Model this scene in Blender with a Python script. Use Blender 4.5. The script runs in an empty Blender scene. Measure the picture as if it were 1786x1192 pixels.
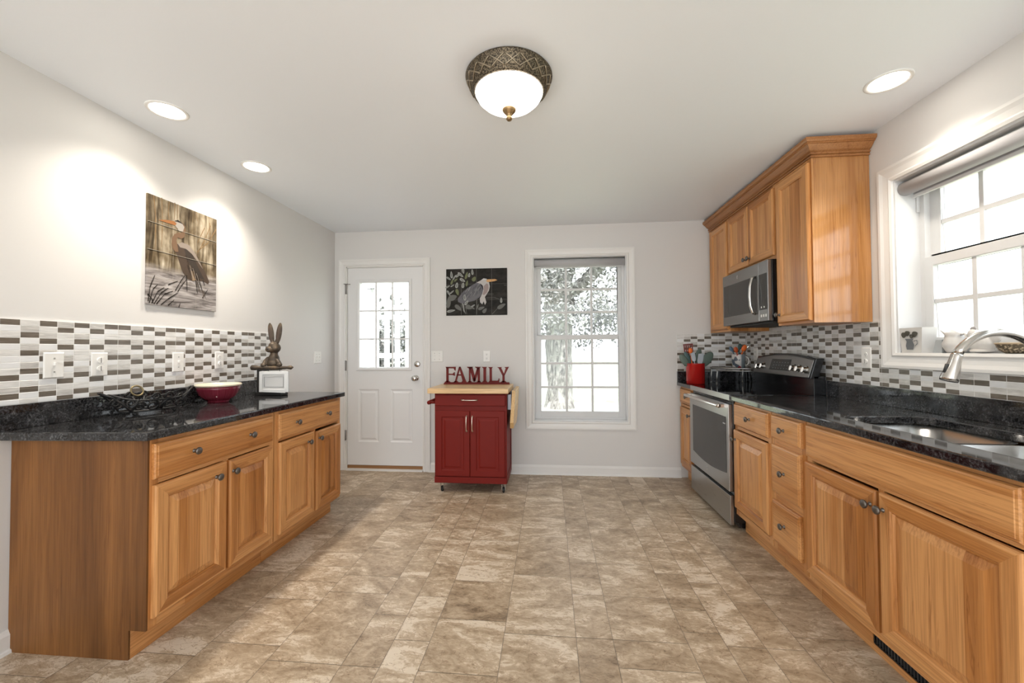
import bpy, bmesh, math, random
from mathutils import Vector, Matrix, noise
random.seed(7)
C = bpy.context.scene.collection
SC = bpy.context.scene
# ------------------------------------------------------------------ camera
PITCH, YAW, ROLL = 0.0200, 0.0920, -0.0058
cp, sp, cy_, sy_ = math.cos(PITCH), math.sin(PITCH), math.cos(YAW), math.sin(YAW)
fwd = Vector((-sy_*cp, cy_*cp, sp)); rt0 = Vector((cy_, sy_, 0)); up0 = rt0.cross(fwd)
rt = rt0*math.cos(ROLL) + up0*math.sin(ROLL); up = -rt0*math.sin(ROLL) + up0*math.cos(ROLL)
cam_data = bpy.data.cameras.new('camera'); cam = bpy.data.objects.new('camera', cam_data); C.objects.link(cam)
cam_data.sensor_width = 36; cam_data.lens = 36*709.154/1786; cam_data.clip_start = 0.05
M = Matrix((rt, up, -fwd)).transposed().to_4x4(); M.translation = (0, 0, 1.2183); cam.matrix_world = M
SC.camera = cam
# ------------------------------------------------------------------ world, exposure
SC.view_settings.view_transform = 'Standard'; SC.view_settings.look = 'None'
SC.view_settings.gamma = 1; SC.view_settings.use_curve_mapping = False
SC.view_settings.exposure = 0.60
W = bpy.data.worlds.new('sky'); SC.world = W; W.use_nodes = True
W.node_tree.nodes['Background'].inputs[0].default_value = (0.90, 0.955, 1.0, 1)
W.node_tree.nodes['Background'].inputs[1].default_value = 2.3
def light(name, kind, loc, energy, color, size=.1, **k):
    d = bpy.data.lights.new(name, kind); d.energy = energy; d.color = color
    if kind in ('POINT', 'SPOT'): d.shadow_soft_size = size
    for a, b in k.items(): setattr(d, a, b)
    o = bpy.data.objects.new(name, d); C.objects.link(o); o.location = loc; return o
sun = light('sun', 'SUN', (0, -6, 9), 6.0, (1, .975, .95)); sun.data.angle = .02
sun.rotation_euler = (math.radians(36), 0, math.radians(4))      # high sun from behind the camera
# ------------------------------------------------------------------ materials
def mat(name, col=(.8, .8, .8), rough=.5, metal=0., spec=.5, emit=None, es=0., **k):
    m = bpy.data.materials.new(name); m.use_nodes = True
    b = m.node_tree.nodes['Principled BSDF']
    b.inputs['Base Color'].default_value = (*col, 1); b.inputs['Roughness'].default_value = rough
    b.inputs['Metallic'].default_value = metal; b.inputs['Specular IOR Level'].default_value = spec
    if emit: b.inputs['Emission Color'].default_value = (*emit, 1); b.inputs['Emission Strength'].default_value = es
    for a, v in k.items(): b.inputs[a].default_value = v
    return m
def N(m, t, **inp):
    n = m.node_tree.nodes.new(t)
    for k, v in inp.items():
        if k in n.inputs: n.inputs[k].default_value = v
        else: setattr(n, k, v)
    return n
def L(m, a, b): m.node_tree.links.new(a, b)
def bsdf(m): return m.node_tree.nodes['Principled BSDF']
def ramp(m, fac, stops, interp='LINEAR'):
    r = N(m, 'ShaderNodeValToRGB'); e = r.color_ramp.elements; r.color_ramp.interpolation = interp
    while len(e) < len(stops): e.new(.5)
    for i, (p, c) in enumerate(stops): e[i].position = p; e[i].color = (*c, 1)
    L(m, fac, r.inputs[0]); return r.outputs[0]
def coords(m, rnd=8.):
    tc = N(m, 'ShaderNodeTexCoord'); oi = N(m, 'ShaderNodeObjectInfo')
    mu = N(m, 'ShaderNodeMath', operation='MULTIPLY'); mu.inputs[1].default_value = rnd
    L(m, oi.outputs['Random'], mu.inputs[0])
    ad = N(m, 'ShaderNodeVectorMath', operation='ADD'); L(m, tc.outputs['Object'], ad.inputs[0]); L(m, mu.outputs[0], ad.inputs[1])
    return ad.outputs[0]
def vscale(m, v, s):
    a = N(m, 'ShaderNodeVectorMath', operation='MULTIPLY'); L(m, v, a.inputs[0]); a.inputs[1].default_value = s; return a.outputs[0]
def noise_tex(m, v, scale, detail=4, rough=.55, dist=0.):
    n = N(m, 'ShaderNodeTexNoise', Scale=scale, Detail=detail, Roughness=rough, Distortion=dist); L(m, v, n.inputs['Vector']); return n.outputs['Fac']
def mixc(m, a, b, fac, mode='MIX'):
    n = N(m, 'ShaderNodeMix', data_type='RGBA', blend_type=mode)
    if isinstance(fac, float): n.inputs[0].default_value = fac
    else: L(m, fac, n.inputs[0])
    for s, x in ((6, a), (7, b)):
        if isinstance(x, tuple): n.inputs[s].default_value = (*x, 1)
        else: L(m, x, n.inputs[s])
    return n.outputs[2]
def bump(m, h, strength=.1, dist=.002):
    b = N(m, 'ShaderNodeBump', Strength=strength, Distance=dist); L(m, h, b.inputs['Height']); L(m, b.outputs[0], bsdf(m).inputs['Normal'])
def wood(name, axis, light_c, mid_c, dark_c, rough=.33, board=.105, contrast=1.):
    m = mat(name, rough=rough, spec=.4); v = coords(m)
    st = [14., 14., 14.]; st[axis] = .9
    sn = [board]*3; sn[axis] = 50.
    sp_ = N(m, 'ShaderNodeVectorMath', operation='SNAP'); L(m, v, sp_.inputs[0]); sp_.inputs[1].default_value = sn
    wn = N(m, 'ShaderNodeTexWhiteNoise'); L(m, sp_.outputs[0], wn.inputs['Vector'])
    ad = N(m, 'ShaderNodeVectorMath', operation='ADD'); L(m, vscale(m, v, st), ad.inputs[0])
    L(m, vscale(m, wn.outputs['Color'], (5, 5, 5)), ad.inputs[1])
    n1 = noise_tex(m, ad.outputs[0], .55, 3, .5, .8)
    st2 = [170., 170., 170.]; st2[axis] = 4.
    n2 = noise_tex(m, vscale(m, v, st2), 1., 2, .6)
    wv = N(m, 'ShaderNodeMath', operation='MULTIPLY_ADD'); L(m, n1, wv.inputs[0]); wv.inputs[1].default_value = .85*contrast
    a2 = N(m, 'ShaderNodeMath', operation='MULTIPLY'); L(m, wn.outputs['Value'], a2.inputs[0]); a2.inputs[1].default_value = .50*contrast
    L(m, a2.outputs[0], wv.inputs[2])
    col = ramp(m, wv.outputs[0], [(.26, dark_c), (.48, mid_c), (.68, light_c), (.86, light_c), (1.0, mid_c)])
    fine = ramp(m, n2, [(.35, (.70, .64, .58)), (.6, (1, 1, 1))])
    st3 = [22., 22., 22.]; st3[axis] = 1.3
    n3 = noise_tex(m, vscale(m, ad.outputs[0], tuple(q/14. for q in st3) if False else (1.7, 1.7, 1.7)), 1.1, 4, .6, 1.6)
    streak = ramp(m, n3, [(.60, (1, 1, 1)), (.66, (.60, .48, .38)), (.70, (.93, .9, .86))])
    c1 = mixc(m, col, streak, .7*min(contrast, 1.), 'MULTIPLY')
    L(m, mixc(m, c1, fine, .75, 'MULTIPLY'), bsdf(m).inputs['Base Color'])
    return m
HL, HM, HD = (.70, .352, .132), (.53, .222, .062), (.24, .08, .018)
WZ = wood('hickory_grain_upright', 2, HL, HM, HD)
WY = wood('hickory_grain_along', 1, HL, HM, HD)
WX = wood('hickory_grain_across', 0, HL, HM, HD)
WP = wood('hickory_end_panel_shaded', 2, (.30, .132, .038), (.245, .102, .027), (.115, .044, .011), rough=.5, board=.3, contrast=.8)  # shade on the end facing the camera is put into darker wood tones
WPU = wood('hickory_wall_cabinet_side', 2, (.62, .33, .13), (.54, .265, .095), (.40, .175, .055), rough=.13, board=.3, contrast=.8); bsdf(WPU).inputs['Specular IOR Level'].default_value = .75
BUTCHER = wood('butcher_block', 0, (.78, .56, .31), (.70, .46, .22), (.58, .34, .13), board=.045)
def wallpaint(name, c, s=.05):
    m = mat(name, c, .55, spec=.35); v = N(m, 'ShaderNodeTexCoord').outputs['Object']
    bump(m, noise_tex(m, v, 260, 3), s, .001); return m
PAINT = wallpaint('wall_paint', (.72, .707, .692)); CEIL = wallpaint('ceiling_paint', (.87, .905, .95), .12)
WHITE = mat('white_trim_paint', (.80, .79, .77), .35); DOORW = mat('white_door_paint', (.80, .80, .80), .4)
VINYL = mat('white_vinyl', (.66, .66, .66), .35); PLATE = mat('white_plastic_plate', (.85, .84, .81), .3)
DARK = mat('dark_slot', (.03, .03, .03), .6); BLACKP = mat('black_enamel', (.012, .012, .013), .15)
STEEL = mat('brushed_steel', (.42, .415, .405), .3, 1.); 
def brushed(m, ax):
    tc = N(m, 'ShaderNodeTexCoord').outputs['Object']; s = [400., 400., 400.]; s[ax] = 4
    n = noise_tex(m, vscale(m, tc, s), 1, 2); r = N(m, 'ShaderNodeMapRange'); L(m, n, r.inputs[0]); r.inputs[3].default_value = .22; r.inputs[4].default_value = .42
    L(m, r.outputs[0], bsdf(m).inputs['Roughness'])
brushed(STEEL, 1)
SSTEEL = mat('slate_steel', (.24, .23, .22), .33, 1.); brushed(SSTEEL, 1)
CHROME = mat('satin_nickel', (.62, .60, .57), .18, 1.); SINKM = mat('sink_steel', (.5, .5, .5), .25, 1.)
PEWTER = mat('pewter', (.16, .145, .13), .38, .85); BRONZE = mat('antique_bronze', (.075, .060, .043), .45, .7)
OVGLASS = mat('oven_glass', (.045, .043, .041), .12, spec=.3); COOK = mat('cooktop_glass', (.006, .006, .007), .04)
IRON = mat('wrought_iron', (.012, .011, .011), .42, 0., spec=.4)
RED = mat('red_cart_paint', (.165, .0105, .0065), .5, spec=.22); REDS = mat('red_sign_paint', (.145, .010, .008), .5, spec=.25)
REDC = mat('red_crock_glaze', (.42, .012, .010), .12); 
LED = mat('lamp_lens', (1, 1, 1), .4, emit=(1, .93, .82), es=14.); BOWLGL = mat('lit_alabaster_glass', (1, .97, .92), .3, emit=(1, .95, .87), es=4.5)
_bn = noise_tex(BRONZE, N(BRONZE, 'ShaderNodeTexCoord').outputs['Object'], 210, 2); L(BRONZE, ramp(BRONZE, _bn, [(.42, (.03, .024, .017)), (.62, (.22, .18, .125))]), bsdf(BRONZE).inputs['Base Color']); bump(BRONZE, _bn, .6, .002)
FABRIC = mat('grey_shade_fabric', (.46, .46, .475), .8); SHADEW = mat('pale_shade_bar', (.62, .62, .62), .5)
CREAM = mat('cream_glaze', (.80, .70, .54), .2); GREYP = mat('grey_plastic', (.35, .37, .38), .45)
ORANGE = mat('orange_silicone', (.85, .16, .02), .4); SAGE = mat('sage_silicone', (.10, .14, .115), .45); LGREY = mat('pale_grey_silicone', (.42, .46, .50), .45)
MAROON = mat('maroon_nylon', (.16, .014, .012), .4); BLUEG = mat('slate_blue_plastic', (.09, .16, .24), .4); TEAL = mat('teal_dark', (.06, .12, .12), .4)
CERAM = mat('white_ceramic', (.62, .60, .575), .15); WICKER = mat('wicker', (.42, .32, .21), .7)
WOODTH = mat('oak_threshold', (.30, .15, .06), .5); RUBBER = mat('black_rubber', (.01, .01, .01), .5)
def glassmat(name, refl, tint=(1, 1, 1)):
    m = bpy.data.materials.new(name); m.use_nodes = True; t = m.node_tree; t.nodes.clear()
    o = t.nodes.new('ShaderNodeOutputMaterial'); mx = t.nodes.new('ShaderNodeMixShader'); a = t.nodes.new('ShaderNodeBsdfTransparent'); g = t.nodes.new('ShaderNodeBsdfGlossy')
    g.inputs['Roughness'].default_value = 0.01; a.inputs[0].default_value = (*tint, 1); mx.inputs[0].default_value = refl
    t.links.new(a.outputs[0], mx.inputs[1]); t.links.new(g.outputs[0], mx.inputs[2]); t.links.new(mx.outputs[0], o.inputs[0]); return m
PANE = glassmat('window_glass', .05, (.97, .98, .98)); CLEARG = glassmat('clear_plaque_glass', .07, (.97, .98, .98))
FROST = mat('frosted_plaque_glass', (.80, .81, .81), .2, **{'Alpha': .5}); BGLASS = mat('bright_plaque_rim', (.84, .85, .85), .1, **{'Alpha': .8})
# granite
GRAN = mat('black_granite', rough=.05, spec=.55); _v = N(GRAN, 'ShaderNodeTexCoord').outputs['Object']
_n = noise_tex(GRAN, _v, 130, 4, .7); _n2 = noise_tex(GRAN, _v, 18, 3)
L(GRAN, mixc(GRAN, ramp(GRAN, _n, [(.42, (.010, .010, .011)), (.55, (.038, .038, .040)), (.72, (.13, .13, .135))]), ramp(GRAN, _n2, [(.35, (.5, .5, .5)), (.7, (1.5, 1.5, 1.5))]), 1., 'MULTIPLY'), bsdf(GRAN).inputs['Base Color'])
# floor
FLOOR = mat('stone_look_vinyl', rough=.36, spec=.4)
_at = N(FLOOR, 'ShaderNodeAttribute', attribute_name='tile'); _v = N(FLOOR, 'ShaderNodeTexCoord').outputs['Object']
_ad = N(FLOOR, 'ShaderNodeVectorMath', operation='ADD'); L(FLOOR, _v, _ad.inputs[0]); L(FLOOR, vscale(FLOOR, _at.outputs['Color'], (30, 30, 30)), _ad.inputs[1])
_rt = N(FLOOR, 'ShaderNodeMapping'); L(FLOOR, _ad.outputs[0], _rt.inputs[0]); _rt.inputs['Rotation'].default_value = (0, 0, .5); _rt.inputs['Scale'].default_value = (1.0, 1.9, 1)
_a = noise_tex(FLOOR, _rt.outputs[0], 3.2, 8, .62, 1.4); _b = noise_tex(FLOOR, _rt.outputs[0], 14, 6, .65, 2.0)
_c = N(FLOOR, 'ShaderNodeMath', operation='MULTIPLY_ADD'); L(FLOOR, _b, _c.inputs[0]); _c.inputs[1].default_value = .62; L(FLOOR, _a, _c.inputs[2])
_e = noise_tex(FLOOR, vscale(FLOOR, _rt.outputs[0], (1, 2.2, 1)), 42, 6, .75, 1.5)
_f = N(FLOOR, 'ShaderNodeMath', operation='MULTIPLY_ADD'); L(FLOOR, _e, _f.inputs[0]); _f.inputs[1].default_value = .42; L(FLOOR, _c.outputs[0], _f.inputs[2])
_g = N(FLOOR, 'ShaderNodeMath', operation='SUBTRACT'); L(FLOOR, _f.outputs[0], _g.inputs[0]); _g.inputs[1].default_value = .21; _c = _g
_sep = N(FLOOR, 'ShaderNodeSeparateColor'); L(FLOOR, _at.outputs['Color'], _sep.inputs[0])
_d = N(FLOOR, 'ShaderNodeMath', operation='MULTIPLY_ADD'); L(FLOOR, _sep.outputs[0], _d.inputs[0]); _d.inputs[1].default_value = .10; L(FLOOR, _c.outputs[0], _d.inputs[2])
_col = ramp(FLOOR, _d.outputs[0], [(.52, (.155, .106, .065)), (.74, (.345, .255, .168)), (.92, (.495, .388, .274)), (1.16, (.66, .56, .44))])
_vein = N(FLOOR, 'ShaderNodeTexVoronoi', feature='DISTANCE_TO_EDGE', Scale=7.5); 
_w = N(FLOOR, 'ShaderNodeVectorMath', operation='ADD'); L(FLOOR, _rt.outputs[0], _w.inputs[0]); _nc = N(FLOOR, 'ShaderNodeTexNoise', Scale=6., Detail=5.); L(FLOOR, _rt.outputs[0], _nc.inputs['Vector']); L(FLOOR, vscale(FLOOR, _nc.outputs['Color'], (.5, .5, .5)), _w.inputs[1]); L(FLOOR, _w.outputs[0], _vein.inputs['Vector'])
_vr = ramp(FLOOR, _vein.outputs['Distance'], [(.0, (.48, .42, .37)), (.012, (.85, .82, .8)), (.03, (1.06, 1.05, 1.04)), (.07, (1, 1, 1))])
L(FLOOR, mixc(FLOOR, _col, _vr, .85, 'MULTIPLY'), bsdf(FLOOR).inputs['Base Color'])
GROUT = mat('floor_seam', (.19, .155, .12), .6)
# mosaic tile materials
def tilemat(name, a, b, rough=.25):
    m = mat(name, rough=rough); v = coords(m, 0.); n = noise_tex(m, vscale(m, v, (14, 14, 130)), 1., 4, .6, .4)
    L(m, ramp(m, n, [(.3, a), (.7, b)]), bsdf(m).inputs['Base Color']); return m
T_D = tilemat('taupe_mosaic', (.105, .085, .065), (.185, .155, .125)); T_M = tilemat('grey_grain_mosaic', (.42, .405, .385), (.72, .70, .67))
T_W = tilemat('white_mosaic', (.76, .765, .77), (.83, .835, .84)); T_L = tilemat('pale_grain_mosaic', (.62, .61, .59), (.82, .81, .79)); T_G = mat('tile_grout', (.86, .85, .83), .8)
# ------------------------------------------------------------------ mesh helpers
class MB:
    def __init__(s): s.v = []; s.f = []; s.m = []; s.sm = []; s.T = None
    def add(s, verts, faces, mi=0, smooth=False):
        b = len(s.v)
        s.v += [tuple(s.T(*p)) if s.T else tuple(p) for p in verts]
        for i, f in enumerate(faces):
            s.f.append([b+q for q in f]); s.m.append(mi[i] if isinstance(mi, (list, tuple)) else mi); s.sm.append(smooth)
        return s
    def box(s, x0, x1, y0, y1, z0, z1, mi=0):
        return s.add([(x, y, z) for z in (z0, z1) for y in (y0, y1) for x in (x0, x1)],
                     [(0, 2, 3, 1), (4, 5, 7, 6), (0, 1, 5, 4), (2, 6, 7, 3), (0, 4, 6, 2), (1, 3, 7, 5)], mi)
    def prism(s, poly, w0, w1, mi=0):            # poly in (u,v), extruded along w
        n = len(poly); s.add([(u, v, w0) for u, v in poly] + [(u, v, w1) for u, v in poly],
              [tuple(range(n))[::-1], tuple(range(n, 2*n))] + [(i, (i+1) % n, n+(i+1) % n, n+i) for i in range(n)], mi); return s
    def rings(s, u0, u1, v0, v1, lv, mi_side=0, mi_top=None, mi_panel=None, panel_from=99, back=True):
        V = []; F = []; Mi = []; top = mi_side if mi_top is None else mi_top; pan = mi_side if mi_panel is None else mi_panel
        for ins, w in lv: V += [(u0+ins, v0+ins, w), (u1-ins, v0+ins, w), (u1-ins, v1-ins, w), (u0+ins, v1-ins, w)]
        for k in range(len(lv)-1):
            for q in range(4):
                F.append((4*k+q, 4*k+(q+1) % 4, 4*k+4+(q+1) % 4, 4*k+4+q))
                Mi.append(pan if k >= panel_from else (top if q in (0, 2) else mi_side))
        k = 4*(len(lv)-1); F.append((k, k+1, k+2, k+3)); Mi.append(pan)
        if back: F.append((3, 2, 1, 0)); Mi.append(mi_side)
        return s.add(V, F, Mi)
    def tube(s, pts, r, mi=0, seg=10, closed=False, caps=True):
        P = [Vector(p) for p in pts]; n = len(P); R = r if isinstance(r, (list, tuple)) else [r]*n
        ring = []; prev = None
        for i in range(n):
            if closed: t = (P[(i+1) % n]-P[i-1]).normalized()
            else: t = (P[min(i+1, n-1)]-P[max(i-1, 0)]).normalized()
            if prev is None: a = t.orthogonal().normalized()
            else: a = (prev - t*prev.dot(t)); a = a.normalized() if a.length > 1e-6 else t.orthogonal().normalized()
            prev = a; b = t.cross(a)
            ring.append([P[i] + (a*math.cos(2*math.pi*k/seg)+b*math.sin(2*math.pi*k/seg))*R[i] for k in range(seg)])
        V = [tuple(p) for g in ring for p in g]; F = []
        for i in range(n if closed else n-1):
            j = (i+1) % n
            for k in range(seg): F.append((i*seg+k, i*seg+(k+1) % seg, j*seg+(k+1) % seg, j*seg+k))
        if caps and not closed: F += [tuple(range(seg))[::-1], tuple((n-1)*seg+k for k in range(seg))]
        return s.add(V, F, mi, True)
    def lathe(s, prof, c=(0, 0, 0), mi=0, seg=40, axis='z', cap=True):
        V = []; F = []; n = len(prof)
        for r, h in prof:
            for k in range(seg):
                a = 2*math.pi*k/seg; x, y = r*math.cos(a), r*math.sin(a)
                p = (x, y, h) if axis == 'z' else ((h, x, y) if axis == 'x' else (y, h, x))
                V.append((c[0]+p[0], c[1]+p[1], c[2]+p[2]))
        for i in range(n-1):
            for k in range(seg): F.append((i*seg+k, i*seg+(k+1) % seg, (i+1)*seg+(k+1) % seg, (i+1)*seg+k))
        if cap:
            if prof[0][0] > 1e-5: F.append(tuple(range(seg))[::-1])
            if prof[-1][0] > 1e-5: F.append(tuple((n-1)*seg+k for k in range(seg)))
        return s.add(V, F, mi, True)
    def ell(s, c, r, mi=0, seg=20, rings=12, rot=None):
        V = []; F = []
        for i in range(rings+1):
            t = math.pi*i/rings
            for k in range(seg):
                a = 2*math.pi*k/seg; p = Vector((r[0]*math.sin(t)*math.cos(a), r[1]*math.sin(t)*math.sin(a), r[2]*math.cos(t)))
                if rot: p = rot @ p
                V.append(tuple(Vector(c)+p))
        for i in range(rings):
            for k in range(seg): F.append((i*seg+k, (i+1)*seg+k, (i+1)*seg+(k+1) % seg, i*seg+(k+1) % seg))
        return s.add(V, F, mi, True)
    def build(s, name, mats, parent=None, bev=0., seg=2, origin=None, label=None):
        me = bpy.data.meshes.new(name); org = Vector(origin) if origin is not None else (parent_origin(parent) if parent else Vector((0, 0, 0)))
        me.from_pydata([tuple(Vector(p)-org) for p in s.v], [], s.f)
        for m in (mats if isinstance(mats, (list, tuple)) else [mats]): me.materials.append(m)
        me.polygons.foreach_set('material_index', s.m); me.polygons.foreach_set('use_smooth', s.sm)
        bm = bmesh.new(); bm.from_mesh(me); bmesh.ops.remove_doubles(bm, verts=bm.verts, dist=1e-6); bmesh.ops.recalc_face_normals(bm, faces=bm.faces); bm.to_mesh(me); bm.free()
        o = bpy.data.objects.new(name, me); C.objects.link(o)
        if parent: o.parent = parent; o.location = org - parent_origin(parent)
        else: o.location = org
        if bev:
            b = o.modifiers.new('bevel', 'BEVEL'); b.width = bev; b.segments = seg; b.limit_method = 'ANGLE'; b.angle_limit = .7; b.harden_normals = False
        if label: o['label'] = label
        return o
def parent_origin(o):
    v = Vector((0, 0, 0))
    while o: v += o.location; o = o.parent
    return v
def tag(o, label, cat, group=None):
    o['label'] = label; o['category'] = cat
    if group: o['group'] = group
    return o
def thing(name, loc, label, cat, group=None):
    o = bpy.data.objects.new(name, None); o.empty_display_size = .05; C.objects.link(o); o.location = loc
    return tag(o, label, cat, group)
def root(name, loc): 
    o = bpy.data.objects.new(name, None); o.empty_display_size = .05; C.objects.link(o); o.location = loc; o['kind'] = 'structure'; return o
def struct(o): o['kind'] = 'structure'; return o
def arc(c, r, a0, a1, n, f): return [f(c[0]+r*math.cos(a0+(a1-a0)*i/n), c[1]+r*math.sin(a0+(a1-a0)*i/n)) for i in range(n+1)]
XL, XR, D, H = -2.205, 1.835, 4.004, 2.44
REAR = -1.9
# ------------------------------------------------------------------ room shell
TH = .16
b = MB(); b.box(XL-.3, XR+.3, REAR, D+.01, -.08, -.0012); seam = b
fl = MB(); cols = []
x = XL+.02
xs = []
while x < XR: xs.append(x); x += .1525
i = 0
while i < len(xs):
    wd = random.choice((1, 1, 2, 2, 2)); x0 = xs[i]; x1 = min(x0+.1525*wd, XR); i += wd
    y = REAR + random.choice((0, .1525, .305, .45))*.5
    while y < D:
        ln = random.choice((.1525, .305, .305, .305, .4575)); y1 = min(y+ln, D); g = .0011
        fl.add([(x0+g, y+g, 0), (x1-g, y+g, 0), (x1-g, y1-g, 0), (x0+g, y1-g, 0)], [(0, 1, 2, 3)], 0); cols.append((random.random(), random.random(), random.random(), 1))
        y = y1
fl.add(seam.v, seam.f, 1); cols += [(0, 0, 0, 1)]*6
me = bpy.data.meshes.new('floor'); me.from_pydata(fl.v, [], fl.f); me.materials.append(FLOOR); me.materials.append(GROUT); me.polygons.foreach_set('material_index', fl.m)
ca = me.color_attributes.new('tile', 'FLOAT_COLOR', 'CORNER')
for p in me.polygons:
    for li in p.loop_indices: ca.data[li].color = cols[p.index]
floor = struct(bpy.data.objects.new('floor', me)); C.objects.link(floor)
struct(MB().box(XL-.3, XR+.3, REAR, D+TH, H, H+.1).build('ceiling', CEIL))
wl = struct(MB().box(XL-TH, XL, REAR, D+TH, 0, H).build('wall_left', PAINT))
DO = (-2.082, -1.267, 0., 2.08); WO = (-.16, .748, .514, 2.13)       # openings in the back wall
b = MB()
b.box(XL, DO[0], D, D+TH, 0, H); b.box(DO[0], DO[1], D, D+TH, DO[3], H); b.box(DO[1], WO[0], D, D+TH, 0, H)
b.box(WO[0], WO[1], D, D+TH, 0, WO[2]); b.box(WO[0], WO[1], D, D+TH, WO[3], H); b.box(WO[1], XR+TH, D, D+TH, 0, H)
wb = struct(b.build('wall_back', PAINT))
RO = (.985, 2.335, 1.165, 2.108)                                      # right window opening y0,y1,z0,z1
b = MB()
b.box(XR, XR+TH, REAR, RO[0], 0, H); b.box(XR, XR+TH, RO[1], D, 0, H); b.box(XR, XR+TH, RO[0], RO[1], 0, RO[2]); b.box(XR, XR+TH, RO[0], RO[1], RO[3], H)
wr = struct(b.build('wall_right', PAINT))
# wall behind the camera, with a wide opening added to let sky and sun light in
b = MB()
RW = (XL+.12, XR-.12, 0.0, 2.36)
b.box(XL, RW[0], REAR-TH, REAR, 0, H); b.box(RW[1], XR, REAR-TH, REAR, 0, H); b.box(RW[0], RW[1], REAR-TH, REAR, RW[3], H)
struct(b.build('wall_rear', PAINT))
# baseboards
def baseboard(name, T, segs):
    b = MB(); b.T = T
    for a, c in segs:
        b.add([(u, w, z) for u in (a, c) for w, z in ((0, 0), (.022, 0), (.02, .012), (.013, .016), (.013, .072), (.008, .082), (.004, .092), (0, .092))],
              [(i, (i+1) % 8, 8+(i+1) % 8, 8+i) for i in range(8)] + [tuple(range(8)), tuple(range(8, 16))[::-1]])
    return struct(b.build(name, WHITE))
baseboard('baseboard_back', lambda u, w, z: (u, D-w, z), [(-1.208, 1.23), (XL, -2.158)])
baseboard('baseboard_left', lambda u, w, z: (XL+w, u, z), [(REAR, 1.484), (2.975, D-.02)])
# ------------------------------------------------------------------ mosaic backsplashes (surface of the walls)
PH = .0256
def mosaic(name, parent, T, starts, z0, z1, phase, rowfn=None):
    b = MB(); b.T = T; zt = z1
    for ci, (a, c, zlo, zhi) in enumerate(starts):
        ph = phase[ci % len(phase)]; k = 0; zz = zt
        b.add([(a, zlo, 0), (c, zlo, 0), (c, zhi, 0), (a, zhi, 0), (a, zlo, .0073), (c, zlo, .0073), (c, zhi, .0073), (a, zhi, .0073)],
              [(4, 5, 6, 7), (0, 1, 5, 4), (2, 3, 7, 6), (0, 4, 7, 3), (1, 2, 6, 5)], 4)
        rnd = random.Random(ci*31+len(name))
        while zz > z0+.002:
            lo = max(zz-PH, z0); dark = (k % 3 == ph) and (rnd.random() > .05)
            r = rnd.random()
            mi = 0 if dark else ((1 if r < .72 else 3) if (k-ph) % 3 == 2 else (2 if r < .72 else 3))
            t0, t1 = max(lo, zlo), min(zz, zhi)
            if t1-t0 > .004:
                g = .0011; b.rings(a+g, c-g, t0+g, t1-g, [(0, .005), (0, .0075), (.0006, .0080)], mi, back=False)
            zz = lo; k += 1
    return b.build(name, [T_D, T_M, T_W, T_L, T_G], parent)
phL = [0, 2, 0, 1, 0, 1, 0, 0, 1, 1, 0, 1, 0, 0, 2, 0, 2, 0, 2, 0, 2, 0, 0, 1, 0, 1, 0]
phL = [0, 2, 0, 1, 0, 1, 0, 0, 1, 0, 1, 0, 0, 2, 0, 2, 0, 2, 0, 2, 0, 0, 1, 0, 1, 0]
mosaic('tile_backsplash', wl, lambda u, v, w: (XL+w, u, v), [(1.4343+.0644*i, min(1.4343+.0644*(i+1), 3.02), 1.003, 1.357) for i in range(-1, 25)], 1.003, 1.357, [1]+phL)
mosaic('tile_backsplash', wb, lambda u, v, w: (u, D-w, v), [(1.207+.0628*i, min(1.207+.0628*(i+1), XR), 1.003, 1.359) for i in range(10)], 1.003, 1.359, [1, 2, 1, 2, 1, 0, 0, 2, 0, 1])
yR = [2.634+.0632*i for i in range(-25, 22)]
cols_r = []
for y0 in yR:
    y1 = y0+.0632
    if y0 > D-.01: break
    y1 = min(y1, D-.009)
    if y0 >= 2.43-.005: hi = 1.365 if y0 < 2.86 or y0 > 3.55 else 1.40
    else: hi = 1.137
    if y0 < 2.43-.005 < y1-.01 and y0 > 2.36: 
        cols_r.append((2.43, y1, 1.003, 1.365)); cols_r.append((y0, 2.43, 1.003, 1.137)); continue
    cols_r.append((y0, y1, 1.003, hi))
rp = random.Random(5); seqR = [0]
for _ in range(96): seqR.append((seqR[-1] + rp.choice((1, 2, 2, 1, 1, 2, 0))) % 3)
mosaic('tile_backsplash', wr, lambda u, v, w: (XR-w, u, v), cols_r, 1.003, 1.41, seqR)
# ------------------------------------------------------------------ casing helper
CAS = [(0, 0), (.010, 0), (.015, .012), (.010, .02), (.014, .045), (.020, .060), (.020, .072), (.006, .074), (0, .074)]   # (out of wall, across)
def casing(name, parent, T, u0, u1, v0, v1, bottom=True, width=.074):
    """mitred frame round an opening u0..u1, v0..v1"""
    b = MB(); b.T = T; k = width/.074
    pts = [(w, a*k) for w, a in CAS]; n = len(pts)
    if bottom: crn = [(u0, v0, -1, -1), (u1, v0, 1, -1), (u1, v1, 1, 1), (u0, v1, -1, 1)]; loop = True
    else: crn = [(u0, v0, -1, 0), (u0, v1, -1, 1), (u1, v1, 1, 1), (u1, v0, 1, 0)]; loop = False
    V = [(cu+su*a, cv+sv*a, w) for cu, cv, su, sv in crn for w, a in pts]; F = []
    for i in range(4 if loop else 3):
        j = (i+1) % 4
        for q in range(n-1): F.append((i*n+q, i*n+q+1, j*n+q+1, j*n+q))
    if not loop: F += [tuple(range(n)), tuple(3*n+q for q in range(n))]
    b.add(V, F); return b.build(name, WHITE, parent)
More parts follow.
